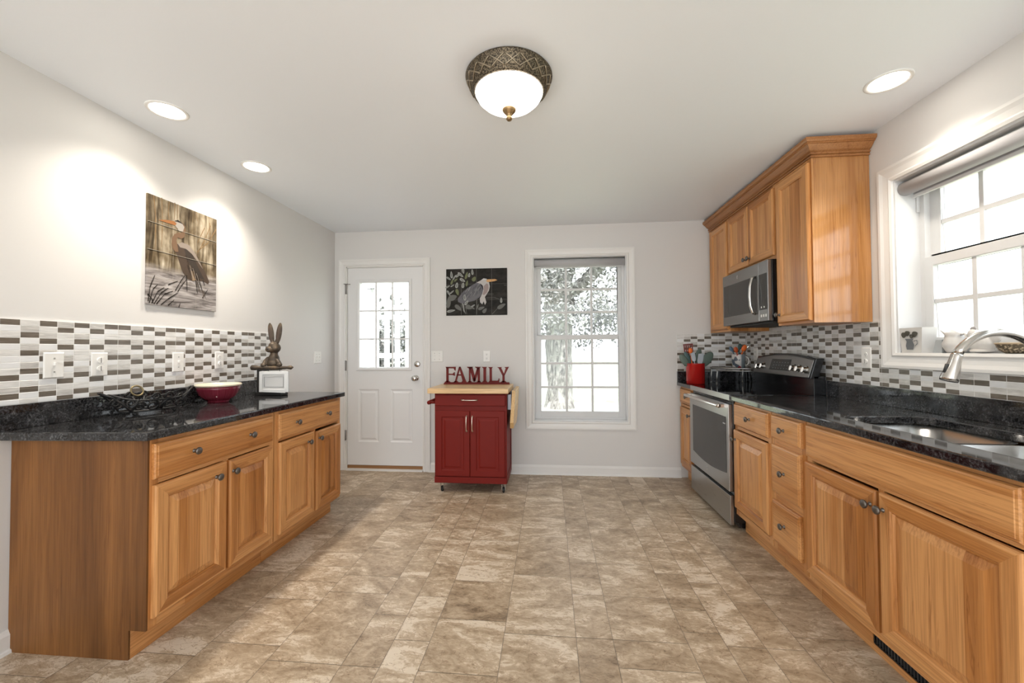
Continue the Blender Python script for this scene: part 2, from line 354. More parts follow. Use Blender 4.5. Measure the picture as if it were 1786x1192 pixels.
def frame_box(b, u0, u1, v0, v1, t, w0, w1, mi=0, tb=None, tt=None):
    tb = t if tb is None else tb; tt = t if tt is None else tt
    b.prism([(u0, v0), (u0+t, v0), (u0+t, v1), (u0, v1)], w0, w1, mi); b.prism([(u1-t, v0), (u1, v0), (u1, v1), (u1-t, v1)], w0, w1, mi)
    b.prism([(u0+t, v0), (u1-t, v0), (u1-t, v0+tb), (u0+t, v0+tb)], w0, w1, mi); b.prism([(u0+t, v1-tt), (u1-t, v1-tt), (u1-t, v1), (u0+t, v1)], w0, w1, mi)
def sash(parent, T, u0, u1, v0, v1, w0, w1, nc, nr, st, rb, rtp):
    b = MB(); b.T = T; frame_box(b, u0, u1, v0, v1, st, w0, w1, 0, rb, rtp)
    s = b.build('sash', VINYL, parent, bev=.004)
    g = MB(); g.T = T; a0, a1, c0, c1 = u0+st, u1-st, v0+rb, v1-rtp; wm = (w0+w1)/2
    for i in range(1, nc): u = a0+(a1-a0)*i/nc; g.prism([(u-.011, c0), (u+.011, c0), (u+.011, c1), (u-.011, c1)], wm-.008, wm+.008)
    for i in range(1, nr): v = c0+(c1-c0)*i/nr; g.prism([(a0, v-.011), (a1, v-.011), (a1, v+.011), (a0, v+.011)], wm-.007, wm+.007)
    g.build('muntin_grid', VINYL, s, bev=.002)
    p = MB(); p.T = T; p.add([(a0-.004, c0-.004, wm+.010), (a1+.004, c0-.004, wm+.010), (a1+.004, c1+.004, wm+.010), (a0-.004, c1+.004, wm+.010)], [(0, 1, 2, 3)]); p.build('pane', PANE, s)
    return s
# back window
w1 = root('window_1', (.294, D, WO[2])); TB = lambda u, v, w: (u, D+w, v)
casing('casing', w1, lambda u, v, w: (u, D-w, v), WO[0], WO[1], WO[2], WO[3])
b = MB(); b.T = TB; frame_box(b, WO[0], WO[1], WO[2], WO[3], .012, .0, .16); frame_box(b, WO[0]+.012, WO[1]-.012, WO[2]+.012, WO[3]-.012, .022, .07, .155); b.build('frame', VINYL, w1)
sash(w1, TB, WO[0]+.03, WO[1]-.03, WO[2]+.03, 1.36, .075, .105, 3, 3, .045, .06, .045)
sash(w1, TB, WO[0]+.03, WO[1]-.03, 1.325, WO[3]-.03, .11, .14, 3, 3, .045, .035, .05)
# right window
w2 = root('window_2', (XR, 1.66, RO[2])); TR = lambda u, v, w: (XR+w, u, v)
casing('casing', w2, lambda u, v, w: (XR-w, u, v), RO[0], RO[1], 1.19, RO[3], True, .052*1.6)
b = MB(); b.T = TR; frame_box(b, RO[0], RO[1], RO[2], RO[3], .010, .0, .16, 0, .025); frame_box(b, RO[0]+.01, RO[1]-.01, 1.19, RO[3]-.01, .03, .115, .16); b.build('frame', VINYL, w2)
sash(w2, TR, RO[0]+.035, RO[1]-.035, 1.195, 1.686, .112, .14, 6, 2, .045, .075, .052)
sash(w2, TR, RO[0]+.035, RO[1]-.035, 1.64, RO[3]-.03, .142, .165, 6, 2, .06, .04, .05)
b = MB(); b.T = TR; b.prism([(2.318, 1.93), (2.325, 1.93), (2.325, 2.05), (2.318, 2.05)], .10, .13); b.build('balance_cover', VINYL, w2, bev=.003)
# roller shades
def shade(name, T, u0, u1, v1, drop, label, wc, r):
    t = thing(name, T((u0+u1)/2, v1-.06, wc), label, 'roller shade')
    pl = lambda cv, rr, a, c, n=20: (a, c, cv, rr)
    b = MB(); b.T = T
    n = 24; V = []; F = []
    for u in (u0, u1): V += [(u, v1-r-.006+r*math.sin(2*math.pi*k/n), wc+r*math.cos(2*math.pi*k/n)) for k in range(n)]
    F = [(k, (k+1) % n, n+(k+1) % n, n+k) for k in range(n)] + [tuple(range(n)), tuple(range(n, 2*n))]
    b.add(V, F, 0, True); b.build('fabric_roll', FABRIC, t)
    b = MB(); b.T = T; vb = v1-2*r-.006-drop; b.prism([(u0+.012, vb), (u1-.012, vb), (u1-.012, v1-r), (u0+.012, v1-r)], wc+r-.004, wc+r-.002); b.build('hanging_fabric', FABRIC, t)
    b = MB(); b.T = T; b.prism([(u0+.012, vb-.006), (u1-.012, vb-.006), (u1-.012, vb+.012), (u0+.012, vb+.012)], wc+r-.010, wc+r+.004); b.build('hem_bar', SHADEW, t, bev=.003)
    return t
shade('roller_shade', TB, WO[0]+.016, WO[1]-.016, WO[3]-.014, .004, 'grey roller shade rolled up at the top of the back wall window', .035, .035)
shade('roller_shade', TR, RO[0]+.014, RO[1]-.014, RO[3]-.010, .012, 'grey roller shade rolled up over the window above the sink', .045, .036)
# ------------------------------------------------------------------ entry door
d1 = root('door_1', (-1.675, D, 0)); TDr = lambda u, v, w: (u, D+.012-w, v)
casing('casing', d1, lambda u, v, w: (u, D-w, v), DO[0], DO[1], 0, DO[3], False)
b = MB(); b.box(DO[0], DO[0]+.010, D, D+.15, 0, DO[3]); b.box(DO[1]-.010, DO[1], D, D+.15, 0, DO[3]); b.box(DO[0], DO[1], D, D+.15, DO[3]-.010, DO[3]); b.build('jamb', WHITE, d1)
b = MB(); b.box(DO[0]+.01, DO[1]-.01, D-.02, D+.15, 0, .016); b.build('sill', WHITE, d1)
b = MB(); b.box(DO[0]+.01, DO[1]-.01, D+.014, D+.15, .016, .046); b.build('threshold', WOODTH, d1)
u0, u1, v0, v1 = -2.070, -1.279, .050, 2.068; l0, l1, m0, m1 = -1.977, -1.39, 1.011, 1.948
b = MB(); b.T = TDr
for a, c, e, f in ((u0, l0, m0, m1), (l1, u1, m0, m1), (u0, u1, m1, v1), (u0, u1, v0, .285), (u0, u1, .822, m0), (u0, -1.956, .285, .822), (-1.737, -1.617, .285, .822), (-1.384, u1, .285, .822)):
    b.prism([(a, e), (c, e), (c, f), (a, f)], -.04, 0)
for a, c in ((-1.956, -1.737), (-1.617, -1.384)):
    b.rings(a, c, .285, .822, [(0, 0), (.014, -.008), (.024, -.008), (.040, .0)], back=False)
dp = b.build('door_panel', DOORW, d1)
b = MB(); b.T = TDr
for lv in (0,):
    b.add([(u, v, w) for ins, w in ((0, .0), (.004, .012), (.020, .014), (.034, .004), (.036, -.04)) for u, v in ((l0+ins, m0+ins), (l1-ins, m0+ins), (l1-ins, m1-ins), (l0+ins, m1-ins))],
          [(4*k+q, 4*k+(q+1) % 4, 4*k+4+(q+1) % 4, 4*k+4+q) for k in range(4) for q in range(4)])
lf = b.build('lite_frame', DOORW, d1)
b = MB(); b.T = TDr; a0, a1, c0, c1 = l0+.034, l1-.034, m0+.034, m1-.034
for i in (1, 2):
    u = a0+(a1-a0)*i/3; b.prism([(u-.007, c0), (u+.007, c0), (u+.007, c1), (u-.007, c1)], -.016, -.002)
    v = c0+(c1-c0)*i/3; b.prism([(a0, v-.007), (a1, v-.007), (a1, v+.007), (a0, v+.007)], -.015, -.003)
b.build('muntin_grid', DOORW, lf)
b = MB(); b.T = TDr; b.add([(a0, c0, -.02), (a1, c0, -.02), (a1, c1, -.02), (a0, c1, -.02)], [(0, 1, 2, 3)]); b.build('pane', PANE, lf)
b = MB(); b.T = TDr
for i in range(5): b.prism([(-1.87+.010*i, 1.848), (-1.863+.010*i, 1.848), (-1.863+.010*i, 1.858), (-1.87+.010*i, 1.858)], -.019, -.0188)
for i in range(2): b.prism([(-1.812+.010*i, 1.848), (-1.805+.010*i, 1.848), (-1.805+.010*i, 1.860), (-1.812+.010*i, 1.860)], -.019, -.0188)
b.build('sticker', mat('sticker_grey', (.3, .3, .32), .6), lf)
b = MB(); b.lathe([(.030, 0), (.030, .006), (.024, .012), (.012, .014), (.012, .035), (.022, .042), (.029, .055), (.027, .068), (.012, .074), (.0, .075)], (-1.348, 0, 0), axis='y'); b.v = [(x, D+.012-y, z+.936) for x, y, z in b.v]; b.build('handle', CHROME, d1)
b = MB(); b.lathe([(.031, 0), (.030, .010), (.022, .014), (.0, .014)], (-1.335, 0, 0), axis='y'); b.v = [(x, D+.012-y, z+1.077) for x, y, z in b.v]; b.box(-1.339, -1.331, D-.018, D-.002, 1.066, 1.088); b.build('deadbolt', CHROME, d1)
for z in (1.85, 1.064, .355):
    b = MB(); b.box(-2.086, -2.074, D-.012, D+.012, z-.05, z+.05); b.tube([(-2.080, D-.014, z-.052), (-2.080, D-.014, z+.052)], .006)
    if z > 1.5: b.tube([(-2.10, D-.018, z+.052), (-2.03, D-.018, z+.047)], .004)
    b.build('hinge', mat('hinge_nickel', (.3, .29, .28), .35, .9) if z > 1.5 else bpy.data.materials['hinge_nickel'], d1)
# ------------------------------------------------------------------ cabinetry
def knob(parent, T, u, v):
    b = MB(); pr = [(.0085, 0), (.0085, .002), (.005, .004), (.0045, .014), (.007, .017), (.0145, .019), (.0165, .023), (.0155, .027), (.010, .0305), (0, .0315)]
    n = 18; V = []; F = []
    for r, h in pr: V += [(u+r*math.cos(2*math.pi*k/n), v+r*math.sin(2*math.pi*k/n), h) for k in range(n)]
    for i in range(len(pr)-1): F += [(i*n+k, i*n+(k+1) % n, (i+1)*n+(k+1) % n, (i+1)*n+k) for k in range(n)]
    b.T = T; b.add(V, F, 0, True); return b.build('knob', PEWTER, parent)
DOORLV = [(0, 0), (0, .012), (.004, .0175), (.008, .020), (.051, .020), (.055, .0150), (.058, .0150), (.062, .0070), (.065, .0070), (.067, .0090), (.096, .0180)]
def door(parent, T, u0, u1, v0, v1, kn=None, name='door', flat=False):
    b = MB(); b.T = T
    lv = DOORLV if not flat else [(0, 0), (0, .012), (.004, .0175), (.008, .020), (.046, .020), (.052, .0140), (.055, .0135), (.058, .0075)]
    b.rings(u0, u1, v0, v1, lv, 0, 1, 0, 8 if not flat else 6)
    o = b.build(name, [WZ, WY], parent)
    Tk = lambda u, v, w: T(u, v, w+.020)
    if kn: knob(o, Tk, *kn)
    return o
def drawer(parent, T, u0, u1, v0, v1, kns=(), name='drawer'):
    b = MB(); b.T = T; b.rings(u0, u1, v0, v1, [(0, 0), (0, .0115), (.004, .0165), (.010, .0180), (.012, .020)], 0)
    o = b.build(name, WY, parent); Tk = lambda u, v, w: T(u, v, w+.020)
    for k in kns: knob(o, Tk, *k)
    return o
TLC = lambda u, v, w: (-1.59+w, u, v)       # left run, out of the face towards the room
TRC = lambda u, v, w: (1.233-w, u, v)       # right run
TUC = lambda u, v, w: (1.52-w, u, v)        # wall cabinets
def faceframe(b, T, u0, u1, v0, v1, st, rails, mids=()):
    b.T = T
    b.prism([(u0, v0), (u0+st, v0), (u0+st, v1), (u0, v1)], -.018, 0, 0); b.prism([(u1-st, v0), (u1, v0), (u1, v1), (u1-st, v1)], -.018, 0, 0)
    for a, c in rails: b.prism([(u0+st, a), (u1-st, a), (u1-st, c), (u0+st, c)], -.018, -.0002, 1)
    for a, c, e, f in mids: b.prism([(a, e), (c, e), (c, f), (a, f)], -.018, -.0004, 0)
    b.T = None
def base_cab(label, T, back, fx, toe, u0, u1, drawers, doors, group=None, mids=(), false_front=None, top=.868, rails=None, vent=False, endpanel=False):
    t = thing('base_cabinet', ((back+fx)/2, (u0+u1)/2, 0), label, 'cabinet', group)
    s = 1 if fx > back else -1; inner = fx-.018*s
    b = MB(); lo, hi = min(back, inner), max(back, inner)
    b.box(lo, hi, u0+.002, u0+.018, .117, top-.002, 0); b.box(lo, hi, u1-.018, u1-.002, .117, top-.002, 0); b.box(lo, hi, u0+.018, u1-.018, .117, .135, 0); b.box(min(back, back+.012*s), max(back, back+.012*s), u0+.018, u1-.018, .135, top-.002, 0)
    faceframe(b, T, u0+.002, u1-.002, .117, top-.001, .036, rails or [(.117, .150), (.685, .705), (.845, top-.001)], mids)
    b.build('carcass', [WZ, WY], t)
    b = MB(); a, c = min(toe, toe-.015*s), max(toe, toe-.015*s)
    if vent: b.box(a, c, u0, 1.50, 0, .117); b.box(a, c, 1.50, 1.79, 0, .028); b.box(a, c, 1.50, 1.79, .108, .117); b.box(a, c, 1.79, u1, 0, .117)
    else: b.box(a, c, u0, u1, 0, .117)
    b.build('toe_kick', WY, t)
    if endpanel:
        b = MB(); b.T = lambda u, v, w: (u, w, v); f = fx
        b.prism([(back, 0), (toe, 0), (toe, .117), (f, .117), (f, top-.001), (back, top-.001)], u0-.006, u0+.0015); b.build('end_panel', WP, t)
    for d in drawers: drawer(t, T, *d)
    if false_front: drawer(t, T, *false_front, name='false_drawer_front')
    for d in doors: door(t, T, *d)
    return t
XW = XL+.003
base_cab('wide left hand wooden base cabinet at the near end, one long drawer over two doors', TLC, XW, -1.59, -1.665, 1.487, 2.221,
         [(1.497, 2.194, .706, .849, ((1.672, .779), (2.013, .779)))], [(1.500, 1.863, .155, .682, (1.795, .625)), (1.880, 2.194, .155, .680, (1.898, .624))], 'base cabinets under the left counter',
         mids=[(1.855, 1.888, .15, .685)], endpanel=True)
base_cab('far left hand wooden base cabinet beside the white door, one drawer over two doors', TLC, XW, -1.59, -1.665, 2.223, 2.968,
         [(2.247, 2.930, .700, .849, ((2.406, .776), (2.755, .776)))], [(2.255, 2.604, .145, .680, (2.531, .624)), (2.632, 2.945, .140, .672, (2.629+.025, .624))], 'base cabinets under the left counter',
         mids=[(2.595, 2.640, .14, .685)])
RB = XR-.003
base_cab('narrow wooden base cabinet in the far right corner behind the stove', TRC, RB, 1.233, 1.29, 3.628, 3.985,
         [(3.660, 3.955, .715, .849, ((3.745, .787),))], [(3.660, 3.955, .145, .680, (3.640+.045, .628))], 'base cabinets under the right counter')
base_cab('wooden base cabinet touching the near side of the stove, one drawer over one door', TRC, RB, 1.233, 1.29, 2.405, 2.858,
         [(2.420, 2.838, .712, .850, ((2.620, .782),))], [(2.428, 2.845, .165, .680, (2.815, .618))], 'base cabinets under the right counter')
base_cab('narrow wooden base cabinet with three stacked drawers right of the stove', TRC, RB, 1.233, 1.29, 2.096, 2.403,
         [(2.120, 2.383, .724, .850, ((2.255, .785),)), (2.128, 2.383, .432, .692, ((2.258, .558),)), (2.135, 2.383, .163, .387, ((2.262, .284),))], [], 'base cabinets under the right counter',
         rails=[(.117, .163), (.387, .432), (.692, .724), (.845, .867)])
base_cab('wide wooden sink cabinet with two tall doors and a blank front panel', TRC, RB, 1.233, 1.29, 1.13, 2.094,
         [], [(1.662, 2.088, .150, .676, (1.682, .621)), (1.184, 1.646, .150, .680, (1.622, .621))], 'base cabinets under the right counter', mids=[(1.64, 1.668, .15, .69)], false_front=(1.184, 2.078, .702, .851), vent=True)
t = thing('toe_kick_register', (1.292, 1.645, .03), 'black louvred vent in the toe kick under the sink doors', 'vent')
b = MB(); b.T = lambda u, v, w: (1.291-w, u, v); frame_box(b, 1.505, 1.785, .031, .105, .006, -.008, .002); b.build('frame', BLACKP, t, bev=.001)
b = MB(); b.T = lambda u, v, w: (1.291-w, u, v); b.prism([(1.511, .037), (1.779, .037), (1.779, .099), (1.511, .099)], -.010, -.008); b.build('backing', DARK, t)
b = MB(); b.T = lambda u, v, w: (1.291-w, u, v)
for i in range(19): u = 1.518+i*.0138; b.prism([(u, .037), (u+.006, .037), (u+.006, .099), (u, .099)], -.007, .001)
b.build('louvre', mat('register_black', (.025, .027, .03), .4), t)
# countertops
def slab(b, poly, z0, z1): 
    b.T = None; b.prism(poly, z0, z1)
t = thing('countertop', (-1.88, 2.22, .868), 'speckled black granite countertop with upstand on the left hand cabinets', 'countertop')
b = MB(); slab(b, [(XL+.002, 1.418), (-1.561, 1.452), (-1.561, 2.990), (XL+.002, 2.990)], .8685, .902); b.build('slab', GRAN, t, bev=.006, seg=3)
b = MB(); b.box(XL+.002, XL+.022, 1.418, 2.955, .9025, 1.003); b.build('upstand', GRAN, t, bev=.002)
t = thing('countertop', (1.50, 3.81, .868), 'black granite countertop piece in the far corner behind the stove', 'countertop')
b = MB(); slab(b, [(1.203, 3.622), (XR-.002, 3.622), (XR-.002, D-.002), (1.203, D-.002)], .8685, .902); b.build('slab', GRAN, t, bev=.004)
b = MB(); b.box(1.205, XR-.022, D-.022, D-.002, .9025, 1.003); b.box(XR-.022, XR-.002, 3.622, D-.002, .9025, 1.003); b.build('upstand', GRAN, t, bev=.002)
t = thing('countertop', (1.50, 1.95, .868), 'long black granite countertop holding the sink on the right', 'countertop')
SX0, SX1, SY0, SY1, SR = 1.325, 1.70, 1.22, 2.02, .07
cut = []
for cx, cy, a0 in ((SX1-SR, SY1-SR, 0), (SX0+SR, SY1-SR, 90), (SX0+SR, SY0+SR, 180), (SX1-SR, SY0+SR, 270)):
    cut += [(cx+SR*math.cos(math.radians(a0+90*i/8)), cy+SR*math.sin(math.radians(a0+90*i/8))) for i in range(9)]
outer = [(XR-.002, 2.856), (1.203, 2.856), (1.203, 1.05), (XR-.002, 1.05)]
me = bpy.data.meshes.new('slab'); bm = bmesh.new()
ov = [bm.verts.new((x-1.5, y-1.95, .902-.868)) for x, y in outer]; iv = [bm.verts.new((x-1.5, y-1.95, .902-.868)) for x, y in cut]
es = [bm.edges.new((ov[i], ov[(i+1) % 4])) for i in range(4)] + [bm.edges.new((iv[i], iv[(i+1) % len(iv)])) for i in range(len(iv))]
r = bmesh.ops.triangle_fill(bm, edges=es, use_beauty=True)
r = bmesh.ops.extrude_face_region(bm, geom=bm.faces[:]); bmesh.ops.translate(bm, verts=[g for g in r['geom'] if isinstance(g, bmesh.types.BMVert)], vec=(0, 0, -.0335))
bmesh.ops.recalc_face_normals(bm, faces=bm.faces); bm.to_mesh(me); bm.free(); me.materials.append(GRAN)
o = bpy.data.objects.new('slab', me); C.objects.link(o); o.parent = t; m_ = o.modifiers.new('bevel', 'BEVEL'); m_.width = .005; m_.segments = 2; m_.limit_method = 'ANGLE'; m_.angle_limit = .9
b = MB(); b.box(XR-.022, XR-.002, 1.05, 2.856, .9025, 1.003); b.build('upstand', GRAN, t, bev=.002)
# sink
t = thing('kitchen_sink', (1.51, 1.62, .668), 'stainless double bowl sink set under the black granite', 'sink')
def bowl(name, y0, y1):
    b = MB(); zt = .8665
    lv = [(-.012, zt), (0, zt), (.012, zt-.17), (.03, zt-.19), (.10, zt-.197)]
    x0, x1 = SX0-.004, SX1+.004; n = 6; V = []; F = []; cnt = 0
    for ins, z in lv:
        r = max(.075-ins*.3, .02); ring = []
        for cx, cy, a0 in ((x1-ins-r, y1-ins-r, 0), (x0+ins+r, y1-ins-r, 90), (x0+ins+r, y0+ins+r, 180), (x1-ins-r, y0+ins+r, 270)):
            ring += [(cx+r*math.cos(math.radians(a0+90*i/n)), cy+r*math.sin(math.radians(a0+90*i/n)), z) for i in range(n+1)]
        V += ring; cnt = len(ring)
    for k in range(len(lv)-1): F += [(k*cnt+q, k*cnt+(q+1) % cnt, (k+1)*cnt+(q+1) % cnt, (k+1)*cnt+q) for q in range(cnt)]
    F.append(tuple((len(lv)-1)*cnt+q for q in range(cnt))); b.add(V, F, 0, True)
    o = b.build(name, SINKM, t)
    dr = MB(); dr.lathe([(.045, zt-.196), (.04, zt-.194), (.03, zt-.1955), (0, zt-.1955)], ((x0+x1)/2, (y0+y1)/2, 0)); dr.build('drain', CHROME, o)
bowl('bowl', 1.635, SY1+.004); bowl('bowl', SY0-.004, 1.605)
# faucet
t = thing('faucet', (1.755, 1.60, .902), 'brushed nickel gooseneck faucet with a pull down spray head', 'faucet')
FX = 1.745
b = MB(); b.lathe([(.030, .9025), (.030, .908), (.026, .915), (.022, .96), (.018, 1.0)], (FX, 1.6, 0)); b.build('base', CHROME, t)
b = MB(); pts = [(FX, 1.6, .98), (FX, 1.6, 1.10)] + [(FX-.155+.155*math.cos(a), 1.6, 1.115+.155*math.sin(a)) for a in [math.pi*k/24 for k in range(0, 21)]]
b.tube(pts, .0145, 0, 16); b.build('spout', CHROME, t)
a = math.pi*20/24; e = Vector((FX-.155+.155*math.cos(a), 1.6, 1.115+.155*math.sin(a))); d = Vector((-.30, 0, -.95)).normalized()
b = MB(); b.tube([e, e+d*.006, e+d*.012, e+d*.03, e+d*.09, e+d*.10], [.0155, .0165, .0165, .0175, .0255, .0245], 0, 20); b.build('spray_head', CHROME, t)
b = MB(); p = e+d*.055+Vector((-.021, 0, .004)); b.tube([p-d*.014, p+d*.018], .0055, 0, 8); b.build('spray_button', DARK, t)
b = MB(); b.tube([(FX, 1.585, .945), (FX, 1.555, .95), (FX-.01, 1.525, .985)], [.009, .008, .006], 0, 12); b.build('handle', CHROME, t)
# ------------------------------------------------------------------ wall cabinets
def wall_cab(label, u0, u1, v0, v1, doors, sidemat=WZ, mids=()):
    t = thing('wall_cabinet', (1.68, (u0+u1)/2, v0), label, 'cabinet', 'cabinets on the right wall')
    b = MB(); b.box(1.538, RB, u1-.017, u1-.001, v0, v1, 0); b.box(1.538, RB, u0+.017, u1-.017, v0, v0+.016, 1); b.box(1.538, RB, u0+.017, u1-.017, v1-.016, v1, 1)
    faceframe(b, TUC, u0+.001, u1-.001, v0, v1, .034, [(v0, v0+.030), (v1-.035, v1)], mids); b.build('carcass', [WZ, WY], t)
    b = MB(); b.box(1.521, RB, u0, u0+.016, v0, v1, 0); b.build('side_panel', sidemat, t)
    for d in doors: door(t, TUC, *d[:4], kn=d[4], flat=True)
    return t
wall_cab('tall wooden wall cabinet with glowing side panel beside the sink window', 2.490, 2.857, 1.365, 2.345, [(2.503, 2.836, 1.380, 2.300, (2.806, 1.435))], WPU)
wall_cab('short two door wooden wall cabinet above the microwave', 2.859, 3.574, 1.822, 2.345, [(2.872, 3.213, 1.845, 2.300, (3.188, 1.893)), (3.222, 3.562, 1.845, 2.300, (3.248, 1.893))], WZ, [(3.20, 3.236, 1.822, 2.345)])
wall_cab('tall narrow wooden wall cabinet in the far corner left of the microwave', 3.576, D-.004, 1.362, 2.345, [(3.596, 3.945, 1.380, 2.300, None)], WZ)
CR = [(0, 0), (.010, 0), (.010, .008), (.004, .010), (.004, .014), (.014, .016), (.014, .022), (.008, .025), (.008, .029), (.020, .036), (.032, .048), (.040, .058), (.043, .062), (.050, .063), (.050, .069), (.056, .071), (.062, .080), (.062, .094), (0, .094)]
b = MB(); zc = 2.322
base = 1.521; n = len(CR)
V = [(base-o_, D-.004, zc+h) for o_, h in CR] + [(base-o_, 2.489-o_, zc+h) for o_, h in CR] + [(RB, 2.489-o_, zc+h) for o_, h in CR]
F = [(s_*n+i, s_*n+(i+1) % n, (s_+1)*n+(i+1) % n, (s_+1)*n+i) for s_ in range(2) for i in range(n)] + [tuple(range(n)), tuple(2*n+i for i in range(n))[::-1]]
b.add(V, F); tag(b.build('crown_molding', wood('hickory_crown', 1, (.40, .18, .065), (.30, .125, .042), (.17, .062, .02), board=.5), origin=(1.49, 3.2, zc)), 'dark wooden crown molding along the top of the wall cabinets', 'molding')
# ------------------------------------------------------------------ range
R0, R1 = 2.862, 3.618
t = thing('kitchen_range', (1.5, 3.24, 0), 'stainless and black electric range between the right hand cabinets', 'stove')
b = MB(); b.box(1.222, 1.815, R0, R1, .05, .885); b.box(1.26, 1.80, R0+.02, R1-.02, .012, .05); b.build('body', BLACKP, t, bev=.003)
for x in (1.30, 1.76):
    for y in (R0+.06, R1-.06):
        b = MB(); b.lathe([(.016, .0), (.016, .008), (.008, .01), (.008, .014)], (x, y, .001)); b.build('foot', RUBBER, t)
b = MB(); b.box(1.205, 1.735, R0, R1, .886, .906); ck = b.build('cooktop', COOK, t, bev=.003)
rm = mat('burner_ring_grey', (.03, .03, .032), .1)
for x, y, r in ((1.36, 3.05, .105), (1.36, 3.43, .085), (1.58, 3.05, .085), (1.58, 3.43, .105)):
    b = MB(); n = 48
    b.add([((x+(r-q)*math.cos(2*math.pi*k/n)), y+(r-q)*math.sin(2*math.pi*k/n), .9063) for q in (0, .003) for k in range(n)], [(k, (k+1) % n, n+(k+1) % n, n+k) for k in range(n)]); b.build('burner_ring', rm, ck)
b = MB(); b.box(1.198, 1.2045, R0, R1, .868, .905); b.build('front_lip', STEEL, t, bev=.001)
TO = lambda u, v, w: (1.222-w, u, v)
b = MB(); b.T = TO; b.prism([(R0+.002, .258), (R1-.002, .258), (R1-.002, .842), (R0+.002, .842)], .001, .030)
od = b.build('oven_door', STEEL, t, bev=.003)
b = MB(); b.T = TO; wu0, wu1, wv1 = R0+.038, R1-.075, .752
pl = [(wu0, wv1), (wu0, .372)] + [(wu0+(wu1-wu0)*i/10, .372-.028*math.sin(math.pi*i/10)) for i in range(1, 10)] + [(wu1, .372), (wu1, wv1)]
b.prism(pl[::-1], .0302, .0318); b.build('oven_window', OVGLASS, od, label='dark oven window')
b = MB(); b.T = TO
b.tube([(R0+.03, .826, .077), (R0+.05, .826, .080), (R1-.05, .826, .080), (R1-.03, .826, .077)], .0125, 0, 14)
for u in (R0+.045, R1-.045): b.prism([(u-.012, .815), (u+.012, .815), (u+.012, .837), (u-.012, .837)], .030, .075)
b.build('oven_handle', CHROME, od)
b = MB(); b.T = TO; b.prism([(R0+.046, .700), (R0+.085, .700), (R0+.085, .708), (R0+.046, .708)], .032, .0324); b.build('badge', mat('badge_white', (.6, .6, .6), .4), od)
def emblem(T, u, v, w, r, parent):
    b = MB(); n = 28; b.T = T
    b.prism([(u+r*math.cos(2*math.pi*k/n), v+r*math.sin(2*math.pi*k/n)) for k in range(n)], w, w+.0015); 
    o = b.build('emblem', CHROME, parent)
    b = MB(); b.T = T; sq = lambda q: [(u+q*r*math.cos(2*math.pi*k/n), v+q*r*math.sin(2*math.pi*k/n), w+.0017) for k in range(n)]
    b.add(sq(.88)+sq(.80), [(k, (k+1) % n, n+(k+1) % n, n+k) for k in range(n)])
    for s in (-1, 1):       # two script curls
        pts = [(u+s*.30*r+.26*r*math.cos(a)*(1 if s > 0 else 1), v+.42*r*math.sin(a), w+.0017) for a in [math.radians(60+s*0+i*26) for i in range(11)]]
        b.tube(pts, .045*r, 0, 5)
    b.build('monogram', mat('emblem_grey', (.12, .12, .13), .4), o)
emblem(TO, 3.247, .310, .030, .017, od)
b = MB(); b.T = TO; b.prism([(R0+.002, .034), (R1-.002, .034), (R1-.002, .232), (R0+.002, .232)], .001, .026); b.build('storage_drawer', STEEL, t, bev=.003)
# backguard
b = MB(); b.box(1.736, 1.812, R0, R1, .887, 1.03); b.build('backguard_base', BLACKP, t, bev=.003)
TBk = lambda u, v, w: (1.712 + (v-1.015)*.30 - w, u, v)
top = [(R1+(R0-R1)*i/16, 1.148+.030*math.sin(math.pi*i/16)) for i in range(17)]
b = MB(); b.T = TBk; b.prism([(R0, 1.012), (R1, 1.012)] + top, -.055, -.002); bk = b.build('backguard', BLACKP, t, bev=.004)
b = MB(); b.T = TBk; b.prism([(R0+.012, 1.020), (R1-.012, 1.020)] + [(u*.97+.03*3.24, v-.012) for u, v in top], -.002, .004); pn = b.build('control_panel', SSTEEL, bk, bev=.002)
b = MB(); b.T = TBk; b.prism([(3.11, 1.052), (3.375, 1.052), (3.37, 1.135), (3.12, 1.135)], .004, .006); b.build('display', OVGLASS, pn)
DGREY = mat('display_grey', (.18, .19, .2), .4)
for i in range(6):
    for j in range(3): b = MB(); b.T = TBk; b.prism([(3.14+i*.036, 1.064+j*.022), (3.152+i*.036, 1.064+j*.022), (3.152+i*.036, 1.069+j*.022), (3.14+i*.036, 1.069+j*.022)], .006, .0064); b.build('touch_pad', DGREY, pn)
for u, v in ((2.925, 1.072), (3.000, 1.076), (3.065, 1.078), (3.475, 1.078), (3.545, 1.072)):
    b = MB(); b.T = TBk; n = 20
    for r0_, r1_, w0, w1 in ((.026, .024, .004, .012), (.021, .018, .012, .030)):
        V = [(u+r_*math.cos(2*math.pi*k/n), v+r_*math.sin(2*math.pi*k/n), w) for r_, w in ((r0_, w0), (r1_, w1)) for k in range(n)]
        b.add(V, [(k, (k+1) % n, n+(k+1) % n, n+k) for k in range(n)] + [tuple(range(n)), tuple(range(n, 2*n))])
    b.prism([(u-.004, v-.018), (u+.004, v-.018), (u+.004, v+.018), (u-.004, v+.018)], .030, .037)
    b.build('knob', CHROME, pn)
